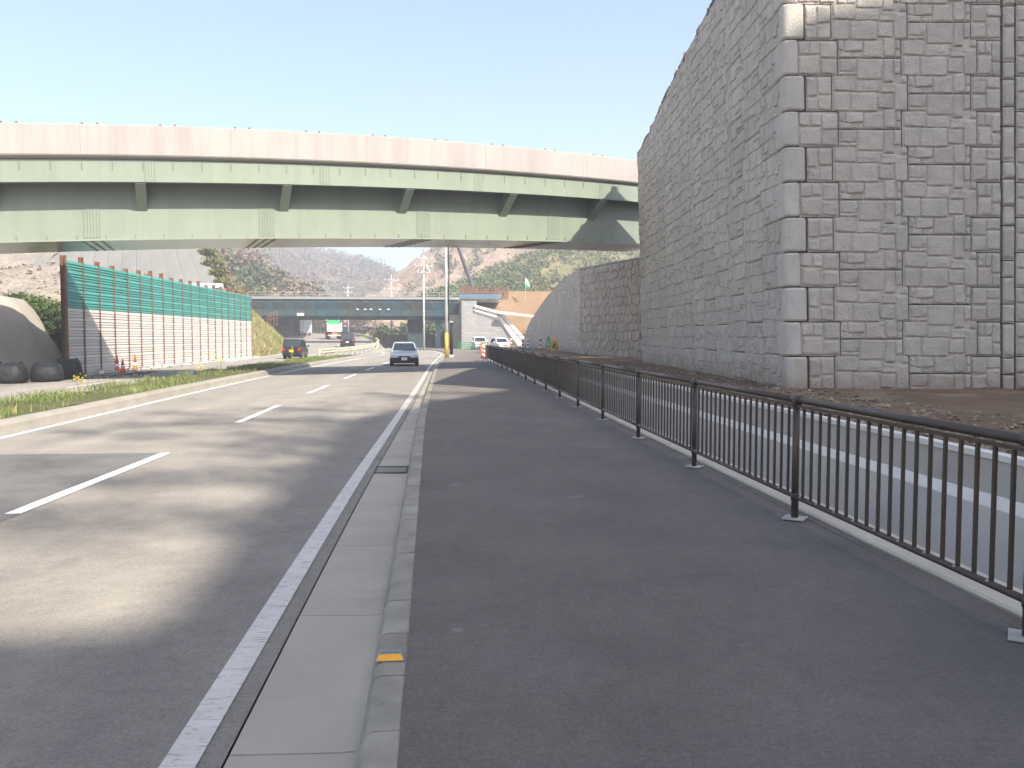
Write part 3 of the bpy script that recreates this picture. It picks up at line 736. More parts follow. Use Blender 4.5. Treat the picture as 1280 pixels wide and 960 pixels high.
BX = [-33.4, -28.6, -23.9, -19.2, -14.5, -9.85, -5.15, -.75, 3.5, 7.8]
for x in BX:
    b = MB()
    for dx in (-.012,):
        b.prism([bp(x - .012, 1.0, -1.87), bp(x - .012, .18, -1.895), bp(x - .012, 1.0, -2.68)], [bp(x + .012, 1.0, -1.87), bp(x + .012, .18, -1.895), bp(x + .012, 1.0, -2.68)])
    o = b.build('bracket', GREEN, br)
    b = MB(); b.prism([bp(x - .16, .16, -1.895), bp(x + .16, .16, -1.895), bp(x + .16, .13, -1.93), bp(x - .16, .13, -1.93)], [bp(x - .16, 0.995, -2.695), bp(x + .16, 0.995, -2.695), bp(x + .16, 0.995, -2.75), bp(x - .16, 0.995, -2.75)])
    b.build('bracket_flange', GREEN, o)
    b = MB(); b.prism([bp(x - .012, .23, -1.16), bp(x - .012, 1.0, -1.16), bp(x - .012, 1.0, -1.88), bp(x - .012, .23, -1.88)], [bp(x + .012, .23, -1.16), bp(x + .012, 1.0, -1.16), bp(x + .012, 1.0, -1.88), bp(x + .012, .23, -1.88)]); b.build('diaphragm', GREEN, br)
x = -30.
k = 0
while x < 9.5:
    MB().prism([bp(x - .02, .185, -1.2), bp(x + .02, .185, -1.2), bp(x + .02, .203, -1.2), bp(x - .02, .203, -1.2)], [bp(x - .02, .185, -1.47), bp(x + .02, .185, -1.47), bp(x + .02, .203, -1.47), bp(x - .02, .203, -1.47)]).build('stiffener', GREEN_D, br)
    MB().prism([bp(x - .35, 0.975, -3.56), bp(x - .31, 0.975, -3.56), bp(x - .31, 1.003, -3.56), bp(x - .35, 1.003, -3.56)], [bp(x - .35, 0.95, -3.72), bp(x - .31, 0.95, -3.72), bp(x - .31, 1.003, -3.72), bp(x - .35, 1.003, -3.72)]).build('stiffener', GREEN_D, br)
    x += .92
bolts = MB()
for x in (-23, -17.2, -11.45, -5.75, 0.1, 5.9):
    MB().prism([bp(x - .28, 0.988, -1.95), bp(x + .28, 0.988, -1.95), bp(x + .28, 1.002, -1.95), bp(x - .28, 1.002, -1.95)], [bp(x - .28, 0.988, -3.66), bp(x + .28, 0.988, -3.66), bp(x + .28, 1.002, -3.66), bp(x - .28, 1.002, -3.66)]).build('splice_plate', GREEN, br)
    for i in range(6):
        for j in range(20):
            p = bp(x - .24 + .096 * i, 0.98, -2.0 - .085 * j)
            bolts.box(p.x - .016, p.x + .016, p.y - .012, p.y + .012, p.z - .016, p.z + .016)
    xx = x + 1.9
    MB().prism([bp(xx - .18, .188, -1.18), bp(xx + .18, .188, -1.18), bp(xx + .18, .203, -1.18), bp(xx - .18, .203, -1.18)], [bp(xx - .18, .188, -1.84), bp(xx + .18, .188, -1.84), bp(xx + .18, .203, -1.84), bp(xx - .18, .203, -1.84)]).build('splice_plate', GREEN, br)
    for i in range(4):
        for j in range(8):
            p = bp(xx - .14 + .093 * i, .182, -1.22 - .083 * j)
            bolts.box(p.x - .014, p.x + .014, p.y - .01, p.y + .01, p.z - .014, p.z + .014)
    for s in (-.3, .0, .3):
        MB().prism([bp(x + s - .035, 0.95, -3.764), bp(x + s + .035, 0.95, -3.764), bp(x + s + .035, 0.95, -3.785), bp(x + s - .035, 0.95, -3.785)], [bp(x + s - .035, 4.35, -3.764), bp(x + s + .035, 4.35, -3.764), bp(x + s + .035, 4.35, -3.785), bp(x + s - .035, 4.35, -3.785)]).build('bottom_rib', GREEN_D, br)
o = bolts.build('bolt_heads', GREEN, br); o['kind'] = 'stuff'
x = -28
while x < 10:
    for s in (0, .45):
        p = bp(x + s, .12, 0); MB().box(p.x - .03, p.x + .03, p.y - .03, p.y + .03, p.z - .01, p.z + .07).build('anchor', RUST, br)
    x += 2.35
x = -30
while x < 9.5:
    MB().prism([bp(x - .008, -.003, -.97), bp(x + .008, -.003, -.97), bp(x + .012, .002, -.97), bp(x - .012, .002, -.97)], [bp(x - .012, -.003, -.03), bp(x + .012, -.003, -.03), bp(x + .012, .002, -.03), bp(x - .012, .002, -.03)]).build('joint_seal', mat('seal_grey', (.34, .305, .27), None, 3, .9), br)
    x += 4.6
# far-end pier of the ramp, left of the road and out of view
MB().box(-44, -41, 27, 30, -.9, bpath(-42)[0].z - 3.76).build('pier', CHAN, br)

# ------------------------------------------------------------------ noise barrier on the left
NA = Vector((-16.0, 39.1, -.12)); NB = Vector((-14.9, 72.3, -.12)); ND = (NB - NA).normalized(); NL = (NB - NA).length
nwl = thing('noise_barrier', 'temporary barrier of white and teal corrugated sheets between rusty steel posts', 'barrier', NA)
nwl.rotation_euler = (0, 0, math.atan2(ND.y, ND.x))          # local x along the wall, -y faces the road
NP = 20; NS = NL / (NP - 1)
prf = [(0, .004), (0, .03), (.06, .04), (.06, .10), (0, .11), (0, .15), (.06, .16), (.06, .22), (0, .23), (0, .27), (.06, .28), (.06, .395), (0, .405), (0, .418)]
b = MB(); b.loft([[(a, -o, z) for o, z in prf] for a in (0.02, NS - .02)], False, False); sh_me = b.mesh('sheet')
sh_t = sh_me.copy(); sh_me.materials.append(WSHEET); sh_t.materials.append(TEAL)
for i in range(NP - 1):
    for k in range(12):
        if i == 0 and k == 12: continue
        obj('sheet', sh_t if k >= 7 else sh_me, None, nwl, (i * NS, random.uniform(-.006, .006), .05 + k * .42))
for i in range(NP):
    h = 5.15 + random.choice([.10, .15, .2, .25, .4]) if i else 5.28
    b = MB(); wd = .075 if i else .11
    b.box(-wd, wd, -.075, -.060, -.25, h); b.box(-.006, .006, -.060, .10, -.25, h); b.box(-wd, wd, .10, .115, -.25, h)
    b.build('post', RUST, nwl, loc=(i * NS, 0, 0))

# black container bags at its foot
def bag(x, y, rz, sx, sy, sz, lab, seed):
    t = thing('bulk_bag', lab, 'bag', (x, y, -.14), rz, 'filled black bulk bags in a row')
    b = MB(); n = 20; rings = []
    for (r, z) in [(.80, 0), (.97, .06), (1.04, .25), (1.05, .5), (1.0, .75), (.86, .93), (.55, 1.0), (.2, 1.02)]:
        rg = []
        for i in range(n):
            a = 2 * math.pi * i / n; ca, sa = math.cos(a), math.sin(a); q = (abs(ca) ** 3.4 + abs(sa) ** 3.4) ** (-1 / 3.4)
            f_ = r * q * (1 + .10 * fbm((ca * 1.3, sa * 1.3, z * 1.7 + seed), 1.4, 4))
            rg.append((ca * f_ * sx / 2, sa * f_ * sy / 2, z * sz * (1 + .12 * fbm((ca * r, sa * r, seed + 5), 1.6, 3))))
        rings.append(rg)
    b.loft(rings); b.build('sack', BAG, t, True)
    for s in (-1, 1):
        b = MB(); b.path_tube([(s * sx * .42, -sy * .42, sz * .8), (s * sx * .36, -sy * .2, sz * 1.06), (s * sx * .30, sy * .15, sz * 1.09), (s * sx * .40, sy * .42, sz * .8)], .022, 5); b.build('strap', BLKPL, t)
bag(-17.15, 33.0, .1, 1.05, 1.0, .72, 'black bulk bag cut by the left edge of the picture', 1)
bag(-15.75, 33.5, .15, 1.12, 1.05, .74, 'leftmost whole black bulk bag, below the grey sprayed mound', 2)
bag(-14.85, 34.5, .25, 1.1, 1.0, .68, 'middle black bulk bag between two others at the mound foot', 3)
bag(-14.75, 36.2, .35, .95, .95, .80, 'black bulk bag standing nearest the first rusty post', 4)
bag(-15.2, 37.3, .1, .95, .9, .78, 'black bulk bag behind the others, right against the first rusty post', 6)

def cone(x, y, lab, h=.68, tilt=0):
    t = thing('traffic_cone', lab, 'traffic cone', (x, y, -.125), random.uniform(0, 1), 'traffic cones at the barrier')
    MB().box(-.19, .19, -.19, .19, 0, .035).build('base', ORANGE, t)
    pr = lambda z: .135 - .105 * z / h
    MB().lathe([(pr(0.03), .033), (pr(.24), .24)], n=14).build('lower_body', ORANGE, t, True)
    MB().lathe([(pr(.24), .241), (pr(.40), .40)], n=14).build('white_band', PLATEW, t, True)
    MB().lathe([(pr(.40), .401), (pr(h), h), (.01, h + .005)], n=14).build('upper_body', ORANGE, t, True)
cone(-14.6, 41.9, 'orange and white traffic cone standing foremost before the white sheets')
cone(-15.35, 43.3, 'orange and white traffic cone partly behind the foremost cone', .85)
cone(-15.2, 45.4, 'orange and white traffic cone farthest along the white sheets', .85)
pts = [(NA.x + ND.x * q + random.uniform(.1, .75), NA.y + ND.y * q, -.10) for q in np.linspace(1, NL, 420)]
stuff(rocks('white_debris', pts, .05, .22, mat('debris', (.62, .59, .54), (.45, .42, .38), 2, .9, .2, 20, island=.3)), 'pale broken concrete debris along the barrier foot', 'debris')
stuff(rocks('dark_debris', [(-13.9 + random.gauss(0, .4), 40 + random.gauss(0, 2.2), -.11) for _ in range(120)], .03, .10, mat('debris_dark', (.10, .09, .08), None, 2, .9)), 'dark rubble scraps on the ground before the barrier', 'debris')

# ------------------------------------------------------------------ left terrain
edge = lambda y: leftL(y) - 1.3 - (1.0 if y < 72 else max(0, 1.0 - (y - 72) / 3))
def smooth(a, b, x): t = min(1, max(0, (x - a) / (b - a))); return t * t * (3 - 2 * t)
def zterr(x, y):
    pz = 6.1 * smooth(38, 58, y) * (1 if y < 120 else 1 + (y - 120) * .01)
    q = max(0, edge(y) - x)
    base = min(pz, q * (.95 if y > 70 else 1.5) + (0.0 if y > 70 else 0))
    base = max(base, -.15) + (zl(x, y) + .12) * smooth(88, 110, y) * 1.0 - .14
    rough = (.45 if y < 78 else .3) * min(1, q / 2)
    return base + rough * fbm((x, y, 0), .35) + .15 * min(1, q) * fbm((x, y, 3), 1.3)
def grid_mesh(name, xs, ys, zf, m, keep=None):
    V = [(x, y, zf(x, y)) for y in ys for x in xs]; nx = len(xs)
    Fc = [(j * nx + i, j * nx + i + 1, (j + 1) * nx + i + 1, (j + 1) * nx + i) for j in range(len(ys) - 1) for i in range(nx - 1) if keep is None or keep((xs[i] + xs[i + 1]) / 2, (ys[j] + ys[j + 1]) / 2)]
    return MB().add(V, Fc).build(name, m, None, True, fix=False)
struct(grid_mesh('rubble_terrain', YS(-75, -16, .8), YS(36.5, 78, .7), zterr, RUBBLE))
ys = YS(72.4, 200, 1.6)
b = MB(); rows = []
for y in ys:
    e = edge(y) + 1.3
    rows.append([(e - o, y, zterr(e - o, y) if o > .2 else zl(0, y) - .03) for o in (0, .5, 1, 1.6, 2.3, 3, 3.8, 4.6, 5.5, 6.5, 7.5, 9, 12, 18, 30, 50, 80)])
b.loft(rows, False, False); struct(b.build('left_slope', SLOPE, None, True))
pts = []
for _ in range(15000):
    y = 72.5 + 75 * random.random() ** 1.5; o = .6 + 9 * random.random() ** 1.1; x = edge(y) + 1.3 - o
    pts.append((x, y, zterr(x, y) - .05))
stuff(blades('dry_grass', pts, .38, .035, DRYG, .8), 'dry and green grass on the bank beside the far road', 'grass')
# geotextile-covered slope
gx0, gx1 = -37.2, -19.3
gs = thing('covered_slope', 'grey sheet-covered embankment slope behind the teal barrier', 'slope', (0, 0, 0))
def zg(t): return 6.3 + 11 * t
for k in range(12):
    a0, a1 = k / 12, (k + 1) / 12
    b = MB(); 
    def gp(a, t, d=0):
        xl_ = -36.4 + (-2.0) * t - 6 * t; xr_ = -19.3 - 11.5 * t
        return (xl_ + (xr_ - xl_) * a, 80 + 30 * t - d, zg(t) + .05 * fbm((a * 9, t * 5, 0), 1) + d)
    b.loft([[gp(a0 + .0006, t), gp((a0 + a1) / 2, t, .05), gp(a1 - .0006, t)] for t in np.linspace(0, 1, 9)], False, False)
    b.build('sheet', GEO, gs, True)
MB().prism([(-36.6, 79.3, 6.0), (-18.9, 79.3, 6.0), (-18.9, 79.3, 6.42), (-36.6, 79.3, 6.42)], [(-36.6, 80.1, 6.0), (-18.9, 80.1, 6.0), (-18.9, 80.1, 6.42), (-36.6, 80.1, 6.42)]).build('base_ditch', NEWC, gs)
b = MB(); b.loft([[gp(.7, 1), gp(0, 1), (-60, 140, 17.5), (-50, 140, 17.5)], [(-38, 112, -1), (-46, 112, -1), (-60, 140, -1), (-50, 140, -1)]]); b.build('core', RUBBLE, gs)
rows = []
for t in np.linspace(0, 1.15, 16):
    e = Vector(gp(1, t)); rows.append([e + Vector((.02, 0, -.05))] + [e + Vector((o * .6, .3 * o, -1.0 * o + .3 * fbm((e.x + o, e.y, 1), .5))) for o in [q * max(.25, e.z - 5.7) for q in (.1, .2, .3, .4, .52, .64, .76, .88, 1.0)]])
b = MB(); b.loft(rows, False, False); struct(b.build('flank_terrain', HILLG, None, True))
FLANK = rows
# left scree slope beside the sheet
struct(grid_mesh('scree_terrain', YS(-75, -36.6, 1.4), YS(76, 112, 1.4), lambda x, y: 5.6 + 11 * (y - 78) / 30 * smooth(76, 82, y) + .6 * fbm((x, y, 0), .25) + .3 * fbm((x, y, 2), .9), RUBBLE))
stuff(rocks('scree', [(x, y, zterr(x, y) + .05) for x, y in [(random.uniform(-48, -17.5), random.uniform(40, 77)) for _ in range(4200)]], .05, .22, PEBBLE), 'broken stones scattered over the rubble bank behind the barrier', 'rubble')

# sprayed-concrete mound
md = thing('sprayed_mound', 'beige sprayed-concrete mound behind the black bags', 'mound', (-22.0, 41.6, -.2))
b = MB(); n = 40; rings = []
for (r, z) in [(1.0, 0), (.97, .4), (.92, .95), (.87, 1.5), (.82, 2.1), (.77, 2.7), (.71, 3.15), (.62, 3.5), (.45, 3.66), (.2, 3.72)]:
    rg = []
    for i in range(n):
        a = 2 * math.pi * i / n; f_ = r * (1 + .05 * fbm((math.cos(a) * 2, math.sin(a) * 2, z * .5), 1, 3))
        q = (abs(math.cos(a)) ** 2.6 + abs(math.sin(a)) ** 2.6) ** (-1 / 2.6)
        rg.append((math.cos(a) * q * f_ * 4.75, math.sin(a) * q * f_ * 3.1, z * (1 + .03 * fbm((a * 2, z, 4), 1))))
    rings.append(rg)
b.loft(rings); b.build('shell', SHOT, md, True)

# foliage clouds
def leaves(name, crowns, n, size, m, parent=None, shell=.45):
    """crowns = list of (x, y, z, rx, ry, rz); n leaf quads each"""
    C = np.asarray(crowns, float); k = len(C)
    d = rng.normal(size=(k, n, 3)); d /= np.linalg.norm(d, axis=2, keepdims=True)
    rad = (shell + (1 - shell) * rng.random((k, n, 1)) ** .5)
    lump = 1 + .28 * np.sin(d[..., :1] * 5 + C[:, None, :1]) * np.sin(d[..., 1:2] * 6 + C[:, None, 1:2]) + .15 * np.sin(d[..., 2:] * 9)
    c = C[:, None, :3] + d * rad * lump * C[:, None, 3:6]
    u = rng.normal(size=(k, n, 3)); u /= np.linalg.norm(u, axis=2, keepdims=True)
    v = np.cross(u, rng.normal(size=(k, n, 3))); v /= np.linalg.norm(v, axis=2, keepdims=True)
    s = size * rng.uniform(.6, 1.4, (k, n, 1))
    q = np.stack([c - u * s, c - v * s * .6, c + u * s, c + v * s * .6], 2).reshape(-1, 3)
    f = np.arange(len(q)).reshape(-1, 4)
    me = bpy.data.meshes.new(name); me.from_pydata(q.tolist(), [], f.tolist()); me.update()
    return obj(name, me, m, parent)
def shrub(x, y, z, rx, rz, m, label, group=None, n=500, size=.12, name='shrub', trunk=True, cat='shrub'):
    t = thing(name, label, cat, (x, y, z), random.uniform(0, 6), group)
    cr = []
    for _ in range(7):
        a = random.uniform(0, 6.28); rr_ = random.uniform(.1, .6) * rx
        cr.append((math.cos(a) * rr_, math.sin(a) * rr_, rz * random.uniform(.5, 1.3), rx * random.uniform(.4, .65), rx * random.uniform(.4, .65), rz * random.uniform(.4, .62)))
    leaves('foliage', cr, n, size, m, t)
    b = MB()
    for c in cr: b.tube((random.uniform(-.1, .1), random.uniform(-.1, .1), -.15), c[:3], .05 * max(.5, rz / 2), .015, 5)
    b.build('stem', BARK, t)
    return t
shrub(-17.9, 43.2, .7, 1.3, 1.1, LEAF_D, 'dark green shrub low on the bank against the first rusty post', 'bank shrubs', 420, .08)
shrub(-19.2, 45.5, 2.0, 1.5, .8, LEAF, 'fresh green shrub on the bank above the sprayed mound', 'bank shrubs', 420, .08)
shrub(-20.8, 46.2, 2.6, 1.5, .7, LEAF, 'low green shrub along the top of the sprayed mound', 'bank shrubs', 380, .08)
shrub(-18.2, 45.8, 2.3, 1.0, .8, LEAF_Y, 'olive shrub between the rubble bank and the first rusty post', 'bank shrubs', 380, .08)
fk = []
for _ in range(420):
    r_ = random.choice(FLANK); i_ = random.randrange(1, 8); r_ = random.choice(FLANK[3:]); p = r_[i_].lerp(r_[i_ + 1], random.random()); q = random.uniform(.4, 1.0); fk.append((p.x, p.y + random.uniform(-1, 1), p.z + .2, q, q, q * .7))
stuff(leaves('flank_brush', fk[:170], 34, .2, TWIG), 'dry brown brush on the flank of the sheeted slope', 'brush')
stuff(leaves('flank_bushes', fk[330:], 40, .20, LEAF_Y), 'olive green bushes on the flank of the sheeted slope', 'bushes')
# slope edge weeds beside the sheet
for i, t_ in enumerate((.03, .12, .22, .34, .46)):
    g = gp(1, t_); shrub(g[0] + .5, g[1], g[2] - .4, .8, .5, LEAF_Y, ['lowest', 'second lowest', 'middle', 'second highest', 'highest'][i] + ' yellow-green scrub on the edge of the sheeted slope', 'scrub along the sheeted slope', 160, .12)

# excavator peeking in at the left edge
ex = thing('excavator', 'yellow excavator on the rubble, mostly outside the left edge', 'excavator', (-33.2, 60.5, zterr(-33.2, 60.5) - .05), R(-20))
for s in (-1, 1):
    b = MB(); b.loft([[(xx, s * 1.05 - .3, zz) for xx, zz in [(-1.7, .1), (1.7, .1), (1.95, .45), (1.7, .85), (-1.7, .85), (-1.95, .45)]], [(xx, s * 1.05 + .3, zz) for xx, zz in [(-1.7, .1), (1.7, .1), (1.95, .45), (1.7, .85), (-1.7, .85), (-1.95, .45)]]]); b.build('track', BLKPL, ex)
MB().box(-1.8, 1.2, -1.2, 1.2, .95, 2.0).build('house', YELLOW, ex, bevel=.1)
MB().box(-.2, 1.3, .1, 1.15, 2.0, 3.0).build('cab', GLASS, ex, bevel=.08)
b = MB(); b.prism([(1.0, -.25, 1.5), (1.6, -.25, 1.5), (3.9, -.25, 4.1), (3.4, -.25, 4.4)], [(1.0, .15, 1.5), (1.6, .15, 1.5), (3.9, .15, 4.1), (3.4, .15, 4.4)]); b.build('boom', YELLOW, ex)
b = MB(); b.prism([(3.4, -.2, 4.4), (3.95, -.2, 4.3), (4.5, -.2, 1.6), (4.1, -.2, 1.6)], [(3.4, .1, 4.4), (3.95, .1, 4.3), (4.5, .1, 1.6), (4.1, .1, 1.6)]); b.build('arm', YELLOW, ex)
b = MB(); b.prism([(4.0, -.5, 1.6), (4.6, -.5, 1.6), (4.7, -.5, .9), (4.0, -.5, .5), (3.6, -.5, 1.0)], [(4.0, .4, 1.6), (4.6, .4, 1.6), (4.7, .4, .9), (4.0, .4, .5), (3.6, .4, 1.0)]); b.build('bucket', IRON, ex)
# hydraulic pump unit (white) by the sheet
wb = thing('white_tank', 'small white tank standing at the foot of the sheeted slope', 'tank', (-27.6, 69.2, zterr(-27.6, 69.2)))
MB().lathe([(.34, -.1), (.36, .1), (.36, .75), (.25, .95), (.12, 1.0)], n=14).build('body', PLATEW, wb, True)
MB().lathe([(.12, 1.0), (.13, 1.1), (.05, 1.12)], n=10).build('cap', BLUEP, wb, True)

# ------------------------------------------------------------------ vehicles (local: front towards -y)
def wheel_set(t, W, r, ys_, wd=.19):
    for y in ys_:
        for s in (-1, 1):
            b = MB(); xo = s * W / 2 - s * .01; xi = xo - s * wd
            b.tube((xi, y, r), (xo, y, r), r, n=18); wh = b.build('wheel', TYRE, t)
            b = MB(); b.tube((xo - s * .02, y, r), (xo + s * .012, y, r), r * .62, n=14); b.build('rim', RIM, wh)
def ring_car(y, hw, zb, zt, sh=.10):
    return [(-hw * .90, y, zb), (hw * .90, y, zb), (hw * .985, y, zb + .09), (hw, y, zb + (zt - zb) * .55), (hw * .965, y, zt - .09), (hw * .88, y, zt), (-hw * .88, y, zt), (-hw * .965, y, zt - .09), (-hw, y, zb + (zt - zb) * .55), (-hw * .985, y, zb + .09)]
def pane(t, name, q, m, off=.008, parent=None):
    """a thin glass pane from four corners, pushed out along its normal"""
    q = [Vector(p) for p in q]; n_ = (q[1] - q[0]).cross(q[3] - q[0]).normalized()
    b = MB(); b.prism([p - n_ * .004 for p in q], [p + n_ * off for p in q]); return b.build(name, m, parent or t)
def car(name, label, loc, rz, L, W, H, paint, belt, hood, y_ws0, y_ws1, y_rw1, y_rw0, plate, group=None, bumper=None, wr=.30, tw=.80, rear_h=None, cat='car'):
    """belt: shoulder height, hood: bonnet front height; windscreen foot/top and rear window top/foot along y"""
    t = thing(name, label, cat, loc, rz, group); h2 = L / 2; hw = W / 2
    rear_h = rear_h or belt
    st_ = [(-h2, .80, .34, hood - .12), (-h2 + .06, .93, .24, hood - .03), (-h2 + .25, .985, .20, hood), (y_ws0 - .25, 1, .20, belt - .05), (y_ws0 + .1, 1, .2, belt), (0, 1, .2, belt), (y_rw0 - .15, 1, .2, rear_h), (h2 - .22, .99, .22, rear_h), (h2 - .05, .95, .26, rear_h - .03), (h2, .88, .34, rear_h - .10)]
    b = MB(); b.loft([ring_car(y, hw * k, zb, zt) for y, k, zb, zt in st_]); b.build('body', paint, t, bevel=.03)
    bw, tp = hw * .93, hw * tw
    def gr_(y0, y1, ht, hwb): return [(-hwb, y0, ht), (hwb, y0, ht), (hwb, y1, ht), (-hwb, y1, ht)]
    zb = belt - .06
    b = MB(); b.loft([gr_(y_ws0, y_rw0, zb, bw), gr_(y_ws1 - .03, y_rw1 + .03, H - .05, tp), gr_(y_ws1 + .12, y_rw1 - .12, H, tp * .86)]); b.build('cabin', paint, t, bevel=.035)
    def at(s, f):      # corner at height fraction f of the cabin, s = (-1/1 side, 0 front / 1 rear)
        side, rear = s; y = (y_ws0 + (y_ws1 - .03 - y_ws0) * f) if not rear else (y_rw0 + (y_rw1 + .03 - y_rw0) * f)
        x = bw + (tp - bw) * f; return Vector((side * x, y, zb + (H - .05 - zb) * f))
    def inset(a, b_, c, d, i, j):
        lp = lambda p, q, k: p + (q - p) * k
        return [lp(a, b_, i) + (lp(d, c, i) - lp(a, b_, i)) * .0, lp(a, b_, 1 - i), lp(d, c, 1 - i), lp(d, c, i)]
    f0, f1 = .14, .94
    pane(t, 'windscreen', inset(at((-1, 0), f0), at((1, 0), f0), at((1, 0), f1), at((-1, 0), f1), .06, 0), GLASS)
    pane(t, 'rear_window', inset(at((1, 1), f0 + .04), at((-1, 1), f0 + .04), at((-1, 1), f1), at((1, 1), f1), .07, 0), GLASS)
    for s in (-1, 1):
        A0, B0, B1, A1 = at((s, 0), f0), at((s, 1), f0), at((s, 1), f1), at((s, 0), f1)
        if s < 0: A0, B0, B1, A1 = B0, A0, A1, B1
        lp = lambda p, q, k: p + (q - p) * k
        for k0_, k1_ in ((.07, .48), (.52, .92)): pane(t, 'side_window', [lp(A0, B0, k0_), lp(A0, B0, k1_), lp(A1, B1, k1_), lp(A1, B1, k0_)], GLASS)
        b = MB(); b.box(s * (hw + .02), s * (hw + .17), y_ws0 + .28, y_ws0 + .36, belt + .02, belt + .15); b.build('mirror', paint, t, bevel=.02)
        b = MB(); x0, x1 = sorted((s * hw * .52, s * hw * .90)); b.prism([(x0, -h2 + .02, hood - .24), (x1, -h2 + .10, hood - .22), (x1, -h2 + .22, hood - .06), (x0, -h2 + .03, hood - .12)], [(x0, -h2 + .2, hood - .24), (x1, -h2 + .3, hood - .22), (x1, -h2 + .4, hood - .06), (x0, -h2 + .2, hood - .12)]); b.build('headlight', CLEAR, t)
        x0, x1 = sorted((s * hw * .66, s * hw * .93)); MB().box(x0, x1, h2 - .10, h2 + .006, rear_h - .30, rear_h - .08).build('tail_light', REDL, t, bevel=.015)
    MB().box(-hw * .40, hw * .40, -h2 - .004, -h2 + .1, hood - .27, hood - .16).build('grille', BLKPL, t)
    if bumper: 
        b = MB(); b.loft([[(x, -h2 - .06 + .10 * abs(x / hw) ** 4, .20) for x in np.linspace(-hw * .97, hw * .97, 9)] + [(x, -h2 + .3, .20) for x in np.linspace(hw * .97, -hw * .97, 3)], [(x, -h2 - .05 + .10 * abs(x / hw) ** 4, hood - .25) for x in np.linspace(-hw * .97, hw * .97, 9)] + [(x, -h2 + .3, hood - .28) for x in np.linspace(hw * .97, -hw * .97, 3)]]); b.build('front_bumper', bumper, t)
    MB().box(-hw * .5, hw * .5, -h2 - .07, -h2 + .05, .24, .33).build('air_intake', BLKPL, t)
    MB().box(-hw * .93, hw * .93, h2 - .05, h2 + .03, .28, .50).build('rear_bumper', bumper or paint, t, bevel=.03)
    MB().box(-.165, .165, -h2 - .085, -h2 - .055, .36, .525).build('number_plate', plate, t)
    MB().box(-.165, .165, h2 + .008, h2 + .036, .56, .72).build('number_plate', plate, t)
    MB().box(-hw * .8, hw * .8, -h2 + .4, h2 - .4, .16, .24).build('underbody', BLKPL, t)
    wheel_set(t, W, wr, (-h2 + .78, h2 - .72))
    return t
gy = -.12
car('silver_hatchback', 'silver hatchback car driving towards the camera on the right-hand road', (-1.68, 51.9, gy), R(2), 4.0, 1.69, 1.41, SILVERP, .89, .76, -.95, .0, 1.35, 1.75, PLATEW, bumper=BLKPL, rear_h=.95, tw=.74)
car('small_van', 'small black boxy van with a yellow plate beyond the end of the barrier', (-10.72, 68.6, gy), R(178), 3.4, 1.475, 1.54, BLACKP, .90, .84, -1.1, -.55, 1.52, 1.66, PLATEY, tw=.84, rear_h=.92, cat='van', wr=.28)
car('minivan', 'black minivan on the far road just before the netted overpass', (-10.6, 109.3, zl(0, 109.3)), R(184), 4.6, 1.75, 1.80, BLACKP, 1.02, .92, -1.5, -.75, 2.0, 2.2, PLATEW, tw=.84, rear_h=1.05, cat='van', wr=.32)
car('parked_car', 'white car parked head-on beside the masonry abutment', (6.0, 108.5, -.02), R(4), 4.0, 1.7, 1.62, WHITEP, .98, .88, -1.0, -.35, 1.6, 1.85, PLATEY, tw=.82)
car('parked_car', 'white car parked nearer the brown fence end behind striped barrels', (8.15, 101.5, -.02), R(12), 4.2, 1.7, 1.50, WHITEP, .95, .84, -.9, -.15, 1.5, 1.85, PLATEW, tw=.80)

# box truck
z_ = zl(0, 181); tr = thing('box_truck', 'white box truck seen from behind on the far road', 'truck', (-27.0, 181, z_), R(200))
MB().box(-1.22, 1.22, -1.6, 4.2, .95, 3.75).build('cargo_box', WHITEP, tr, bevel=.03)
for s in (-1, 1):
    MB().box(*sorted((s * .02, s * 1.16)), 4.2, 4.235, 1.02, 3.66).build('rear_door', WHITEP, tr); MB().box(*sorted((s * .45, s * .49)), 4.235, 4.27, 1.1, 3.6).build('lock_bar', GALV, tr)
    MB().box(*sorted((s * .6, s * 1.15)), 4.1, 4.25, .62, .80).build('tail_light', REDL, tr)
MB().box(-1.2, 1.2, 4.0, 4.2, .5, .95).build('rear_bumper', WHITEP, tr); MB().box(-.22, .22, 4.2, 4.23, .58, .74).build('number_plate', PLATEW, tr)
MB().box(-1.1, 1.1, -3.6, -1.75, .7, 2.7).build('cab', WHITEP, tr, bevel=.12); MB().box(-.95, .95, -3.63, -3.58, 1.7, 2.45).build('windscreen', GLASS, tr)
MB().box(-.45, .45, -3.4, 4.0, .6, .95).build('chassis', BLKPL, tr); wheel_set(tr, 2.4, .48, (-2.6, 2.6), .3)
# dump truck
z_ = zl(0, 150); dt = thing('dump_truck', 'cream dump truck with green cover rolling away on the far road', 'truck', (-17.0, 150, z_), R(190))
b = MB(); b.loft([[(-1.05, -1.2, 1.3), (1.05, -1.2, 1.3), (1.2, -1.2, 2.75), (-1.2, -1.2, 2.75)], [(-1.05, 3.3, 1.3), (1.05, 3.3, 1.3), (1.2, 3.3, 2.45), (-1.2, 3.3, 2.45)]]); b.build('dump_body', CREAM, dt)
MB().box(-1.24, 1.24, 3.3, 3.38, 1.28, 2.3).build('tailgate', CREAM, dt)
for s in (-1, 1): MB().box(*sorted((s * 1.1, s * 1.26)), 3.28, 3.42, 1.3, 2.85).build('tailgate_post', CREAM, dt); MB().box(*sorted((s * .55, s * 1.1)), 3.3, 3.4, .75, .95).build('tail_light', REDL, dt)
b = MB(); b.loft([[(-1.15, y, 2.3), (-1.0, y, 3.2), (-.6, y, 3.45), (.6, y, 3.45), (1.0, y, 3.2), (1.15, y, 2.3)] for y in (-1.3, 1.2)]); b.build('cover', GREENT, dt)
MB().box(-1.2, 1.2, -1.6, -1.3, 3.25, 3.38).build('guard_bar', WHITEP, dt)
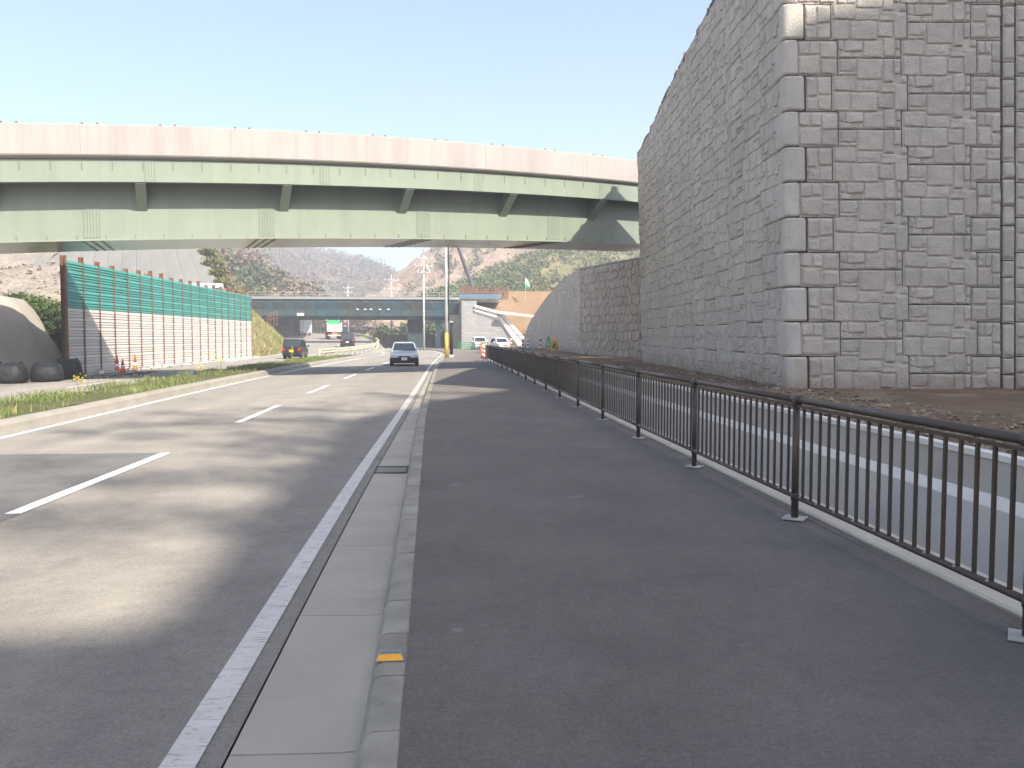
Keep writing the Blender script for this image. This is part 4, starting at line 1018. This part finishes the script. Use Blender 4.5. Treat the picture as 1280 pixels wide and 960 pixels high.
MB().box(-1.15, 1.15, -3.3, -1.5, .7, 2.75).build('cab', GREENT, dt, bevel=.1); MB().box(-.5, .5, -3, 3.3, .8, 1.25).build('chassis', BLKPL, dt)
MB().box(-1.1, 1.1, 3.1, 3.3, .55, .85).build('rear_bumper', PLATEW, dt); MB().box(-.45, .45, 3.3, 3.34, .9, 1.2).build('warning_board', ORANGE, dt); MB().box(-.2, .2, 3.3, 3.33, .6, .76).build('number_plate', PLATEW, dt)
wheel_set(dt, 2.45, .5, (-2.4, 1.4, 2.55), .5)

# guardrail on the far road's median
gd = thing('guardrail', 'beige beam guardrail curving between the two roads', 'guardrail')
gys = YS(66, 176, 1.5); gx = lambda y: leftR(y) + .12
gp3 = [Vector((gx(y), y, zl(0, y))) for y in gys]
for k in range(0, len(gp3) - 2, 2):
    seg = gp3[k:k + 3]; rows = []
    for p in seg: rows.append([p + Vector((o, 0, z)) for o, z in ((0, .42), (.05, .47), (.05, .53), (0, .58), (0, .62), (.05, .67), (.05, .73), (0, .78), (-.03, .78), (-.03, .42))])
    MB().loft(rows).build('beam', RAILB, gd)
    p = gp3[k]; MB().tube(p + Vector((-.09, 0, -.3)), p + Vector((-.09, 0, .82)), .06, n=8).build('post', RAILB, gd)
struct(sheet('far_verge', lambda y: leftR(y) - .02, lambda y: max(leftR(y) + .7, lineL(y) - .2) if y < 100 else leftR(y) + 1.5, YS(70, 176, 2), lambda x, y: zl(x, y) + .02 if x < leftR(y) + .6 else min(zl(x, y), -.1), CONC, 3))

# ------------------------------------------------------------------ far overpass, its abutment, slope
ov = thing('netted_overpass', 'distant overpass girder wrapped in dark blue-green scaffold netting', 'bridge')
xs_ = YS(-36, 9.5, 1.5)
for a, c in zip(xs_[:-1], xs_[1:]):
    def nr_(x):
        s = .06 * math.sin(x * 2.1) + .05 * math.sin(x * 5.3)
        return [(x, 125 + s, 4.15), (x, 124.6 + s * 1.4, 4.6), (x, 124.75 - s, 5.5), (x, 124.5 + s, 6.5), (x, 124.62, 7.0), (x, 131, 7.0), (x, 131, 4.15)]
    MB().loft([nr_(a + .02), nr_((a + c) / 2), nr_(c - .02)]).build('net_sheet', NET, ov)
MB().box(-36, 9.3, 124.3, 124.5, 6.98, 7.28).build('walkway_edge', mat('walkway_steel', (.30, .30, .29), None, 2, .6), ov)
MB().box(-36, 9.3, 124.8, 131.2, 7.05, 7.4).build('deck', mat('deck_concrete', (.25, .24, .23), None, 1, .9), ov)
for k in range(24):
    x = -35 + k * 1.9; MB().tube((x, 124.45, 7.2), (x, 124.45, 8.0), .025, n=6).build('rail_post', GALV, ov)
MB().tube((-36, 124.45, 7.98), (9.3, 124.45, 7.98), .028, n=6).build('hand_rail', GALV, ov)
MB().tube((-36, 124.45, 7.6), (9.3, 124.45, 7.6), .02, n=6).build('hand_rail', GALV, ov)
for x in (-10.8, -9.7, -8.9, -7.6, -6.4): MB().box(x, x + .35, 124.3, 124.42, 5.5, 5.62).build('tie_patch', PLATEW, ov)
MB().box(-19.2, -18.2, 124.35, 124.48, 4.6, 5.0).build('clearance_sign', mat('sign_pink', (.7, .35, .33), (.75, .68, .66), 6, .6), ov)
MB().box(.5, 1.3, 127, 128, -.2, 4.2).build('steel_pier', SBLUE, ov)
MB().box(-3.6, -1.2, 127, 130, -.2, 4.2).build('netted_pier', NET, ov)
MB().box(-25.8, -23.5, 126.5, 130.5, 1.0, 4.3).build('pier', RUST, ov)
# formwork on the left end
fw_ = thing('rusty_formwork', 'small rusty steel frame on the grassy bank at the overpass end', 'frame', (-21.3, 117.5, 3.6))
for i in range(4): MB().tube((-1.4 + i * .75, .4 * i, -1.2), (-1.4 + i * .75, .4 * i, 2.0 + .3 * i), .09, n=6).build('upright', RUST, fw_)
for z in (.4, 1.2, 1.9): MB().tube((-1.4, 0, z), (.85, 1.2, z + .7), .08, n=6).build('rail', RUST, fw_)
fw_.scale = (.5, .5, .55)
mw = thing('masonry_abutment', 'grey block masonry abutment wall carrying the right end of the netted overpass', 'wall')
b = MB(); b.prism([(3.9, 113, -.3), (12.0, 113, -.3), (10.6, 113, .9), (8.7, 113, 4.25), (5.6, 113, 5.3), (3.9, 113, 6.35)][:2] + [(11.7, 113, .75), (8.75, 113, 4.3), (5.9, 113, 5.35), (5.9, 113, 6.35), (3.9, 113, 6.35)], [(3.9, 127, -.3), (12.0, 127, -.3), (11.7, 127, .75), (8.75, 127, 4.3), (5.9, 127, 5.35), (5.9, 127, 6.35), (3.9, 127, 6.35)]); b.build('wall_body', BLOCKW, mw)
MB().box(3.7, 9.4, 114.5, 127, 6.36, 6.62).build('bearing_shelf', CHAN, mw)
MB().box(2.3, 3.9, 116, 120, -.3, 4.6).build('side_wing', mat('old_concrete', (.36, .32, .26), None, 1, .9), mw)
MB().box(3.6, 9.2, 113.6, 113.8, 6.63, 7.3).build('netting', NETL, mw)
rb = MB()
for k in range(34):
    x = 3.9 + k * .19; MB().tube((x, 114.0 + random.uniform(-.1, .5), 6.6), (x + random.uniform(-.08, .08), 114.1, 8.2 + random.uniform(-.3, .4)), .07, n=5).build('starter_bar', RUST, mw)
MB().box(3.8, 10.3, 113.9, 114.02, 7.45, 7.6).build('waling', RUST, mw)
# drain: white concrete channel folding down the slope
dr = thing('slope_drain', 'white concrete step drain running down the brown slope', 'drain')
pth = [Vector((5.6, 112.7, 5.15)), Vector((8.9, 112.7, 4.2)), Vector((11.75, 112.5, .3))]
WDT = (.55, .62, 1.15)
def ribbon(off0, off1, dz0, dz1, name, m):
    b = MB(); rows = []
    dirs = [Vector((1, 0, 0)), Vector((1, 0, 0)), Vector((1, 0, 0))]
    for i, p in enumerate(pth):
        up_ = Vector((0, 0, 1)) if i < 1 else (Vector((.25, 0, 1)) if i == 1 else Vector((1, 0, .25)))
        side = up_.normalized() * WDT[i]
        rows.append([p + side * off0 + Vector((0, 0, dz0)), p + side * off1 + Vector((0, 0, dz0)), p + side * off1 + Vector((0, .6, dz1 - .6)), p + side * off0 + Vector((0, .6, dz1 - .6))])
    b.loft(rows); b.build(name, m, dr)
ribbon(-.25, .35, 0, 0, 'side_wall', NEWC); ribbon(.35, .62, -.12, -.12, 'channel_bed', CHAN); ribbon(.62, 1.15, 0.05, .05, 'side_wall', NEWC)
MB().prism([(8.9, 111.4, 4.62), (8.9, 112.4, 4.62), (8.9, 112.4, 4.95), (8.9, 111.4, 4.95)], [(14, 111.4, 4.1), (14, 112.4, 4.1), (14, 112.4, 4.35), (14, 111.4, 4.35)]).build('berm_ditch', NEWC, dr)
# brown fill slope behind
def zfill(x, y): 
    t = (y - 112) / 12
    return min(8.25, .3 + 8 * t) + .10 * fbm((x, y, 0), .5) if y < 122.2 else 8.15
V = []; 
struct(grid_mesh('fill_slope', YS(5.2, 60, .9), YS(109, 150, .9), lambda x, y: min(zfill(x, y), 8.2 if x > 9.3 else (5.3 + (x - 5.2) * .73)) if y > 115.5 or x > 12.6 else min(zfill(x, y), 8.2 if x > 12.2 else 0.3), BDIRT))
# flag on the fill
fl = thing('site_flag', 'green and white safety flag on a thin pole above the brown slope', 'flag', (13.1, 119.5, 6.6))
MB().tube((0, 0, 0), (0, 0, 3.4), .04, n=6).build('pole', GALV, fl)
b = MB(); b.loft([[(0, 0, 3.2), (.35, .05, 2.9), (.55, -.05, 2.5)], [(0, 0.02, 2.6), (.3, .09, 2.3), (.6, 0, 1.9)]], False, False); b.build('cloth', PLATEW, fl)
b = MB(); b.loft([[(.02, -.03, 2.55), (.3, .03, 2.28), (.6, -.05, 1.9)], [(.1, 0, 2.0), (.35, .05, 1.85), (.62, -.03, 1.55)]], False, False); b.build('green_band', GREENT, fl)
# crane behind the overpass
cr_ = thing('mobile_crane', 'dark telescopic crane boom rising behind the overpass abutment', 'crane', (8.4, 152, .6))
MB().box(-3.5, 3.5, -1.3, 1.3, .5, 1.5).build('carrier', YELLOW, cr_); MB().box(-1.5, 1.8, -1.2, 1.2, 1.5, 2.6).build('upper_house', YELLOW, cr_)
for x in (-2.5, -1.2, 1.2, 2.5):
    for s in (-1.2, 1.2): MB().tube((x, s - .2, .5), (x, s + .2, .5), .5, n=12).build('wheel', TYRE, cr_)
MB().tube((.8, 0, 1.0), (-1.6, 0, 11.0), .45, .40, 4).build('boom', CRANE, cr_); MB().tube((-1.6, 0, 11.0), (-5.0, 0, 20.5), .34, .30, 4).build('boom_extension', CRANE, cr_)

# brown hoarding across the junction
hf = thing('hoarding', 'long low brown panel fence across the road bend under the overpass', 'fence')
for k in range(26):
    x = -7.6 + k * .5
    MB().box(x + .01, x + .49, 131.3, 131.36, -.15, 1.95 + .02 * math.sin(k)).build('panel', BRFENCE, hf)
for k in range(14): MB().box(-7.6 + k * 1.0 - .04, -7.6 + k * 1.0 + .04, 131.37, 131.45, -.15, 2.02).build('post', GALV, hf)

# ------------------------------------------------------------------ utility poles and wires
def upole(x, y, z, h, label, arms, sleeve=False, trans=False):
    t = thing('utility_pole', label, 'utility pole', (x, y, z), R(8))
    MB().tube((0, 0, -.2), (0, 0, h), .135, .085, 12).build('pole', POLEC, t, True)
    for zz, L in arms:
        a = MB().box(-L / 2, L / 2, -.19, -.11, zz - .04, zz + .05).build('crossarm', GALV, t)
        for xx in np.linspace(-L / 2 + .1, L / 2 - .1, 4): MB().lathe([(.02, 0), (.06, .03), (.035, .1), (.06, .15), (.03, .22)], (xx, -.15, zz + .05), 8).build('insulator', PLATEW, a)
    if trans: 
        MB().lathe([(.22, 0), (.26, .05), (.26, .6), (.2, .68)], (.42, -.12, trans), 12).build('transformer', GALV, t, True)
    if sleeve: MB().tube((0, 0, 0.02), (0, 0, 1.9), .148, .146, 12).build('yellow_sleeve', YSLEEVE, t, True)
    return t
upole(1.12, 66.2, 0, 11.6, 'near utility pole with a yellow sleeve round its foot', [(11.0, 1.8), (10.2, 1.6)], True)
upole(-1.0, 107, -.13, 11.8, 'middle utility pole with crossarms in front of the netted overpass', [(11.4, 1.2), (10.5, 2.2), (9.7, 1.6)], trans=9.9)
upole(-6.25, 134.5, -.2, 11.4, 'leftmost tall utility pole with three crossarms at the brown hoarding', [(10.6, 2.2), (9.2, 2.4), (7.9, 2.2)], trans=6.6)
upole(-17.5, 182, 1.2, 11.2, 'small far utility pole peeping over the netted overpass', [(10.6, 2.0), (9.6, 1.8)])
bk = thing('cable_riser', 'black cable guard pipe standing right of the yellow-sleeved pole', 'pipe', (1.50, 66.5, 0))
MB().tube((0, 0, 0), (0, 0, 2.7), .12, n=12).build('pipe', BLKPL, bk, True); MB().box(-.17, .2, -.17, .17, 0, .22).build('foot', CHAN, bk); MB().box(-.14, .14, -.14, .14, 2.7, 2.82).build('cap', GALV, bk)
b = MB()
for k in range(9):
    z0_ = 2.8 + k * .95; b.tube((1.30 + .03 * math.sin(k * 2), 66.05, z0_), (1.30 + .03 * math.sin(k * 2 + 2), 66.05, z0_ + .95), .045, n=6)
tag(b.build('cable_bundle', BLKPL), 'dark cable bundle strapped up the near utility pole', 'cable')
def wire(a, c, sag, lab):
    pts_ = []
    for k in range(13):
        t_ = k / 12; p = Vector(a).lerp(Vector(c), t_); p.z -= sag * 4 * t_ * (1 - t_); pts_.append(p)
    tag(MB().path_tube(pts_, .016, 4).build('overhead_wire', BLKPL), lab, 'wire', 'overhead wires')
for dx in (-.8, 0, .8):
    wire((1.12 + dx, 66.05, 11.2), (-1.0 + dx, 106.8, 10.7), .5, {-.8: 'left', 0: 'centre', .8: 'right'}[dx] + ' overhead power wire between the near and middle utility poles')
    wire((-1.0 + dx, 106.8, 10.6), (-6.25 + dx, 134.3, 10.55), .4, {-.8: 'left', 0: 'centre', .8: 'right'}[dx] + ' overhead power wire between the middle and leftmost tall utility poles')

# ------------------------------------------------------------------ works area at the fence end
def delin(x, y, z, a, c, lab, h=.85, r=.055):
    t = thing('traffic_post', lab, 'traffic post', (x, y, z), 0, 'striped posts at the works entrance')
    MB().lathe([(.17, 0), (.17, .04), (.06, .06)], n=12).build('foot', BLKPL, t)
    for k in range(6): MB().tube((0, 0, .05 + (h - .05) * k / 6), (0, 0, .05 + (h - .05) * (k + 1) / 6 - .001), r, n=10).build('band', a if k % 2 == 0 else c, t, True)
for x, y, lab in [(3.75, 61.5, 'orange striped post closest to the end of the brown fence'), (3.85, 65, 'second orange striped post beyond the brown fence end'), (4.1, 69, 'third orange striped post beyond the brown fence end'), (4.5, 74, 'fourth orange striped post beyond the brown fence end'), (5.0, 79, 'orange striped post farthest beyond the brown fence end')]:
    delin(x, y, 0.0, ORANGE, PLATEW, lab, .95, .08)
delin(7.35, 79.5, .42, REDL, PLATEW, 'red and white post left of the blue and white post', 1.0, .11)
delin(8.25, 77.5, .42, REDL, PLATEW, 'red and white post just beside the blue and white post', 1.0, .11)
delin(8.55, 76.0, .42, BLUEP, PLATEW, 'blue and white striped post before the wing wall', 1.0, .11)
delin(8.85, 69.5, .42, REDL, PLATEW, 'tall red and white post left of the green A-frame', 1.15, .10)
sf = thing('pipe_barrier', 'thin grey pipe rail set before the wing wall', 'barrier', (8.9, 66, .42))
MB().tube((-1.2, 12, 1.3), (.5, -.6, 1.3), .03, n=6).build('rail', GALV, sf); MB().tube((-1.2, 12, 0), (-1.2, 12, 1.3), .03, n=6).build('upright', GALV, sf); MB().tube((.5, -.6, 0), (.5, -.6, 1.3), .03, n=6).build('upright', GALV, sf); MB().tube((-.35, 5.7, 0), (-.35, 5.7, 1.3), .03, n=6).build('upright', GALV, sf)
af = thing('a_frame', 'green A-frame barricade leg left of the yellow caution sign', 'barricade', (9.05, 66.0, .42))
for s in (-1, 1): b = MB(); b.prism([(s * .28 - .05, -.03, 0), (s * .28 + .05, -.03, 0), (.05, -.03, 1.2), (-.05, -.03, 1.2)], [(s * .28 - .05, .03, 0), (s * .28 + .05, .03, 0), (.05, .03, 1.2), (-.05, .03, 1.2)]); b.build('leg', GREENT, af)
MB().box(-.2, .2, -.02, .02, .4, .48).build('crossbar', GREENT, af)
sg = thing('caution_sign', 'yellow caution sign with a black digging figure and an orange header', 'sign', (8.95, 62.0, .44))
MB().box(-.29, .29, -.02, .01, .15, .86).build('panel', YSLEEVE, sg); MB().box(-.29, .29, -.02, .01, .92, 1.18).build('header', mat('sign_orange', (.75, .33, .16), (.8, .55, .4), 20, .6), sg)
for x in (-.25, .25): MB().box(x - .015, x + .015, .011, .04, -.03, 1.2).build('leg', GALV, sg)
b = MB(); yy = -.026
b.prism([(-.02, yy, .72), (.06, yy, .72), (.08, yy, .78), (.02, yy, .82), (-.04, yy, .78)], [(-.02, -.021, .72), (.06, -.021, .72), (.08, -.021, .78), (.02, -.021, .82), (-.04, -.021, .78)])
b.prism([(-.06, yy, .70), (.05, yy, .66), (.0, yy, .50), (.10, yy, .30), (.03, yy, .28), (-.08, yy, .46), (-.16, yy, .28), (-.22, yy, .30), (-.12, yy, .52)], [(-.06, -.021, .70), (.05, -.021, .66), (.0, -.021, .50), (.10, -.021, .30), (.03, -.021, .28), (-.08, -.021, .46), (-.16, -.021, .28), (-.22, -.021, .30), (-.12, -.021, .52)])
b.prism([(.02, yy, .64), (.05, yy, .67), (.24, yy, .36), (.20, yy, .33)], [(.02, -.021, .64), (.05, -.021, .67), (.24, -.021, .36), (.20, -.021, .33)])
b.prism([(.10, yy, .22), (.26, yy, .22), (.18, yy, .34)], [(.10, -.021, .22), (.26, -.021, .22), (.18, -.021, .34)])
b.build('figure', BLKPL, sg)
wbd = thing('notice_board', 'white notice board leaning before the joint of wing wall and tan abutment', 'board', (10.05, 56.3, .42), R(-8))
b = MB(); b.prism([(-.32, -.02, .40), (.26, -.02, .40), (.36, .14, 1.32), (-.2, .14, 1.32)], [(-.32, .02, .40), (.26, .02, .40), (.36, .18, 1.32), (-.2, .18, 1.32)]); b.build('board', PLATEW, wbd)
for x in (-.25, .22): MB().tube((x, .05, -.05), (x + .08, .16, 1.25), .025, n=6).build('leg', GALV, wbd)
nf = thing('net_fence', 'low green mesh fence along the curve before the parked white cars', 'fence')
nfx = curve([(76, 4.7), (85, 5.0), (92, 5.4), (98, 5.9), (103, 5.4), (106, 3.6)])
nps = [Vector((4.55, 80, 0)), Vector((4.9, 86, 0)), Vector((5.5, 92, 0)), Vector((6.4, 97, 0)), Vector((6.6, 100, 0)), Vector((5.9, 103.5, 0)), Vector((4.6, 105, 0)), Vector((3.2, 105.6, 0))]
for a, c in zip(nps[:-1], nps[1:]):
    b = MB(); n_ = 7
    for k in range(n_ + 1): p = a.lerp(c, k / n_); b.tube(p + Vector((0, 0, .1)), p + Vector((0, 0, .95)), .028, n=4)
    for z in (.12, .4, .68, .95): b.tube(a + Vector((0, 0, z)), c + Vector((0, 0, z)), .03, n=4)
    b.build('mesh_panel', GREENT, nf); MB().tube(a + Vector((0, 0, -.02)), a + Vector((0, 0, 1.05)), .05, n=6).build('post', ORANGE, nf)

# ------------------------------------------------------------------ shrubs under the overpass
sh_specs = [(-9.3, 152, 2.2, 1.8, TWIG), (-7.9, 149, 1.8, 1.5, BLOSS), (-8.6, 146, 1.4, 1.3, LEAF_Y), (-7.6, 142, 2.2, 1.9, LEAF), (-5.2, 145, 2.6, 2.1, LEAF_D), (-3.0, 141, 2.0, 1.8, TWIG), (-1.0, 144, 2.5, 2.1, LEAF_Y), (1.6, 142, 2.2, 1.9, LEAF), (-17, 206, 4.5, 3.0, TWIG), (-40, 226, 5, 3.4, BLOSS), (-27, 216, 5, 3.2, TWIG), (-8.5, 165, 3, 2.5, BLOSS), (-2, 158, 3.2, 2.6, TWIG), (3.5, 150, 2.6, 2.0, LEAF_Y)]
words = {id(TWIG): 'bare brown bush', id(BLOSS): 'pinkish bush', id(LEAF_Y): 'olive bush', id(LEAF): 'green bush', id(LEAF_D): 'dark green bush'}
place = ['over the guardrail bend', 'right of the bare one by the guardrail', 'left of the leftmost tall pole', 'beside the leftmost tall pole', 'right of the leftmost tall pole', 'behind the silver car roof', 'left of the middle pole', 'right of the middle pole', 'behind the minivan', 'behind the box truck', 'behind the dump truck', 'in the far row left of the tall pole', 'in the far row between the poles', 'near the steel pier']
for (x, y, rx, rz, m), pl in zip(sh_specs, place):
    shrub(x, y, (zl(x, y) if x < -12 else -.1) + .3, rx, rz, m, words[id(m)] + ' under the netted overpass, ' + pl, 'bushes behind the hoarding', 240, .26)
struct(grid_mesh('far_ground', YS(-14, 40, 2), YS(131.8, 215, 4), lambda x, y: -.2 + (y - 132) * .05 + .3 * fbm((x, y, 0), .2), HILLG))

# ------------------------------------------------------------------ hills
CF = Vector((math.sin(YAW), math.cos(YAW)))
def pix(px, py_, Y):
    """a hill ridge read off the photograph's skyline, at its real distance"""
    fwd = Vector((math.sin(YAW) * math.cos(PITCH), math.cos(YAW) * math.cos(PITCH), -math.sin(PITCH))); rt = Vector((math.cos(YAW), -math.sin(YAW), 0)); up_ = rt.cross(fwd)
    r_ = fwd + rt * ((px - 640) / F) - up_ * ((py_ - 480) / F); t = Y / r_.y
    return Vector((0, 0, 1.6)) + r_ * t
def hill(name, ridge, yr, yb, zb, m, amp, back=120, nv=26, nu=70):
    cx = curve([(p[0], p[1]) for p in ridge]); pxs = np.linspace(ridge[0][0], ridge[-1][0], nu)
    rows = []
    for px in pxs:
        top = pix(px, cx(px), yr); bot = pix(px, 421, yb); bot.z = zb; row = []
        for k in range(nv):
            t = k / (nv - 1); p = bot.lerp(top, t); p.z = zb + (top.z - zb) * (t ** .85)
            a = amp * math.sin(math.pi * min(1, t * .97)) ** .6
            p += Vector((0, -a * 1.2 * fbm((p.x * .5, p.y * .5, 0), .05), a * fbm((p.x, p.y, 3), .035, 6) + a * .35 * fbm((p.x, p.y, 8), .12, 4)))
            row.append(p)
        d = (top.xy - Vector((0, 0))).normalized()
        row.append(top + Vector((d.x * back * .4, d.y * back * .4, -back * .15))); row.append(top + Vector((d.x * back, d.y * back, -back * .6)))
        rows.append(row)
    o = MB().loft(rows, False, False).build(name, m, None, True)
    struct(o)
    return rows
H1 = hill('far_hill', [(-300, 300), (0, 268), (200, 282), (300, 300), (340, 303), (370, 311), (400, 317), (430, 325), (460, 333), (480, 340), (500, 350), (530, 366), (560, 380)], 560, 330, 6, HILLW, 6, 160, 26, 90)
H2 = hill('left_hill', [(-200, 285), (120, 276), (240, 285), (285, 300), (315, 316), (335, 335), (350, 352), (366, 366), (385, 378), (400, 388)], 260, 150, 6.5, HILLG, 4, 90, 22, 60)
H3 = hill('bare_hill', [(430, 385), (455, 374), (472, 366), (486, 352), (498, 340), (515, 326), (530, 317), (548, 306), (580, 288), (640, 262), (700, 250), (760, 255), (860, 270), (1000, 280)], 390, 205, 4, HILLB, 7, 140, 30, 90)
H4 = hill('scrub_hill', [(530, 388), (556, 374), (575, 363), (600, 350), (640, 330), (690, 316), (740, 309), (800, 303), (900, 300), (1000, 300)], 235, 158, 7.5, HILLG, 3, 90, 20, 70)
def cover(rows, n, rad, lo=.05, hi=1.0, dens=None):
    out = []; nu, nv = len(rows), len(rows[0]) - 2
    while len(out) < n:
        i = random.randrange(nu - 1); t = lo + (hi - lo) * random.random(); k = min(nv - 2, int(t * (nv - 1))); f_ = random.random(); g_ = random.random()
        p = rows[i][k].lerp(rows[i + 1][k], f_).lerp(rows[i][k + 1].lerp(rows[i + 1][k + 1], f_), g_)
        if dens and dens(p) < random.random(): continue
        r_ = rad * random.uniform(.6, 1.35); out.append((p.x, p.y, p.z + r_ * .45, r_, r_, r_ * .8))
    return out
clump = lambda s, th, k: (lambda p: max(0, min(1, .5 + k * (mnoise.noise((p.x * s, p.y * s, 7)) - th))))
stuff(leaves('bare_woodland', cover(H1, 2600, 4.0, .25), 64, .6, WOODS), 'brown leafless woodland covering the farthest hill', 'woodland')
stuff(leaves('evergreen_woodland', cover(H1, 420, 4.4, .25, 1, clump(.02, .25, 4)), 40, .8, LEAF_D), 'dark evergreen patches in the woodland on the farthest hill', 'woodland')
stuff(leaves('left_hill_brush', cover(H2, 900, 2.2), 34, .55, TWIG), 'bare brown brush on the hillside behind the barrier', 'brush')
stuff(leaves('left_hill_evergreens', cover(H2, 420, 2.5, .05, 1, clump(.035, .1, 5)), 44, .5, LEAF_D), 'green trees clustered on the hillside behind the barrier', 'trees')
stuff(leaves('left_hill_blossom', cover(H2, 110, 2.2, .3, 1, clump(.03, .2, 6)), 40, .45, BLOSS), 'pale pink blossom trees on the hillside behind the barrier', 'trees')
stuff(leaves('bare_hill_scrub', cover(H3, 260, 2.2, .05, 1, clump(.02, .15, 5)), 26, .6, LEAF_Y), 'sparse olive scrub on the bare rocky hill', 'scrub')
stuff(leaves('scrub_hill_bushes', cover(H4, 430, 1.7, .1, 1, clump(.05, .1, 5)), 44, .36, LEAF), 'green bushes over the hillside above the brown slope', 'bushes')
stuff(leaves('scrub_hill_brush', cover(H4, 900, 1.4, .05), 34, .33, LEAF_Y), 'olive and straw brush over the hillside above the brown slope', 'brush')

# ------------------------------------------------------------------ unseen hill and trees added behind the viewpoint to shade near road and wall
ring = [(19.2, -30.3), (21.5, -30.1), (21.5, -16.9), (25.8, -8.6), (34, -7.5), (60, -9), (75, -60), (40, -90), (17, -85), (18.5, -50)]
b = MB(); rows = []
for z, g in ((-.8, .93), (12, .97), (24, .99), (35.2, 1.0), (36, .985)):
    cx, cy2 = 40, -40
    rows.append([(cx + (x - cx) * g, cy2 + (y - cy2) * g, z) for x, y in ring])
b.loft(rows); struct(b.build('shade_caster_terrain', HILLB))
for i, (x, y, s) in enumerate([(22.6, -29, 1.5), (23, -26.6, 1.2), (22.6, -24.2, 1.5), (23.2, -22, 1.1), (22.8, -19.6, 1.4), (23.6, -17.2, 1.2), (25.6, -12.5, 1.1)]):  # made-up trees out of view, crowns cast streaky shade on the road
    t = thing('shade_caster_tree', ['first', 'second', 'third', 'fourth', 'fifth', 'sixth', 'seventh'][i] + ' unseen bare tree added behind the viewpoint to streak the road with shade', 'tree', (x, y, 35.9), random.uniform(0, 6), 'unseen trees added for their shade')
    b = MB(); tips = []
    b.tube((0, 0, -.5), (0, 0, 1.6 * s), .16, .10, 6)
    for _ in range(10):
        a = random.uniform(0, 6.28); e = Vector((math.cos(a) * 1.5 * s, math.sin(a) * 1.5 * s, (1.8 + random.random() * 1.9) * s)); b.tube((0, 0, random.uniform(.4, 1.6) * s), e, .045, .02, 5); tips.append(e)
    b.build('trunk', BARK, t)
    leaves('crown', [(e.x, e.y, e.z, .8, .8, .5) for e in tips], 30 if i < 3 else 20, .14, TWIG, t, .1)

# ------------------------------------------------------------------ air
hz = MB().box(-1300, 1300, -320, 1100, -2.2, 95).build('haze', None); hz['kind'] = 'stuff'
hm = bpy.data.materials.new('haze_air'); hm.use_nodes = True; n_ = hm.node_tree; n_.nodes.clear()
vo = n_.nodes.new('ShaderNodeVolumePrincipled'); vo.inputs['Color'].default_value = (.93, .95, 1, 1); vo.inputs['Density'].default_value = .0015; vo.inputs['Anisotropy'].default_value = .2
mo = n_.nodes.new('ShaderNodeOutputMaterial'); n_.links.new(vo.outputs[0], mo.inputs['Volume']); hz.data.materials.append(hm)
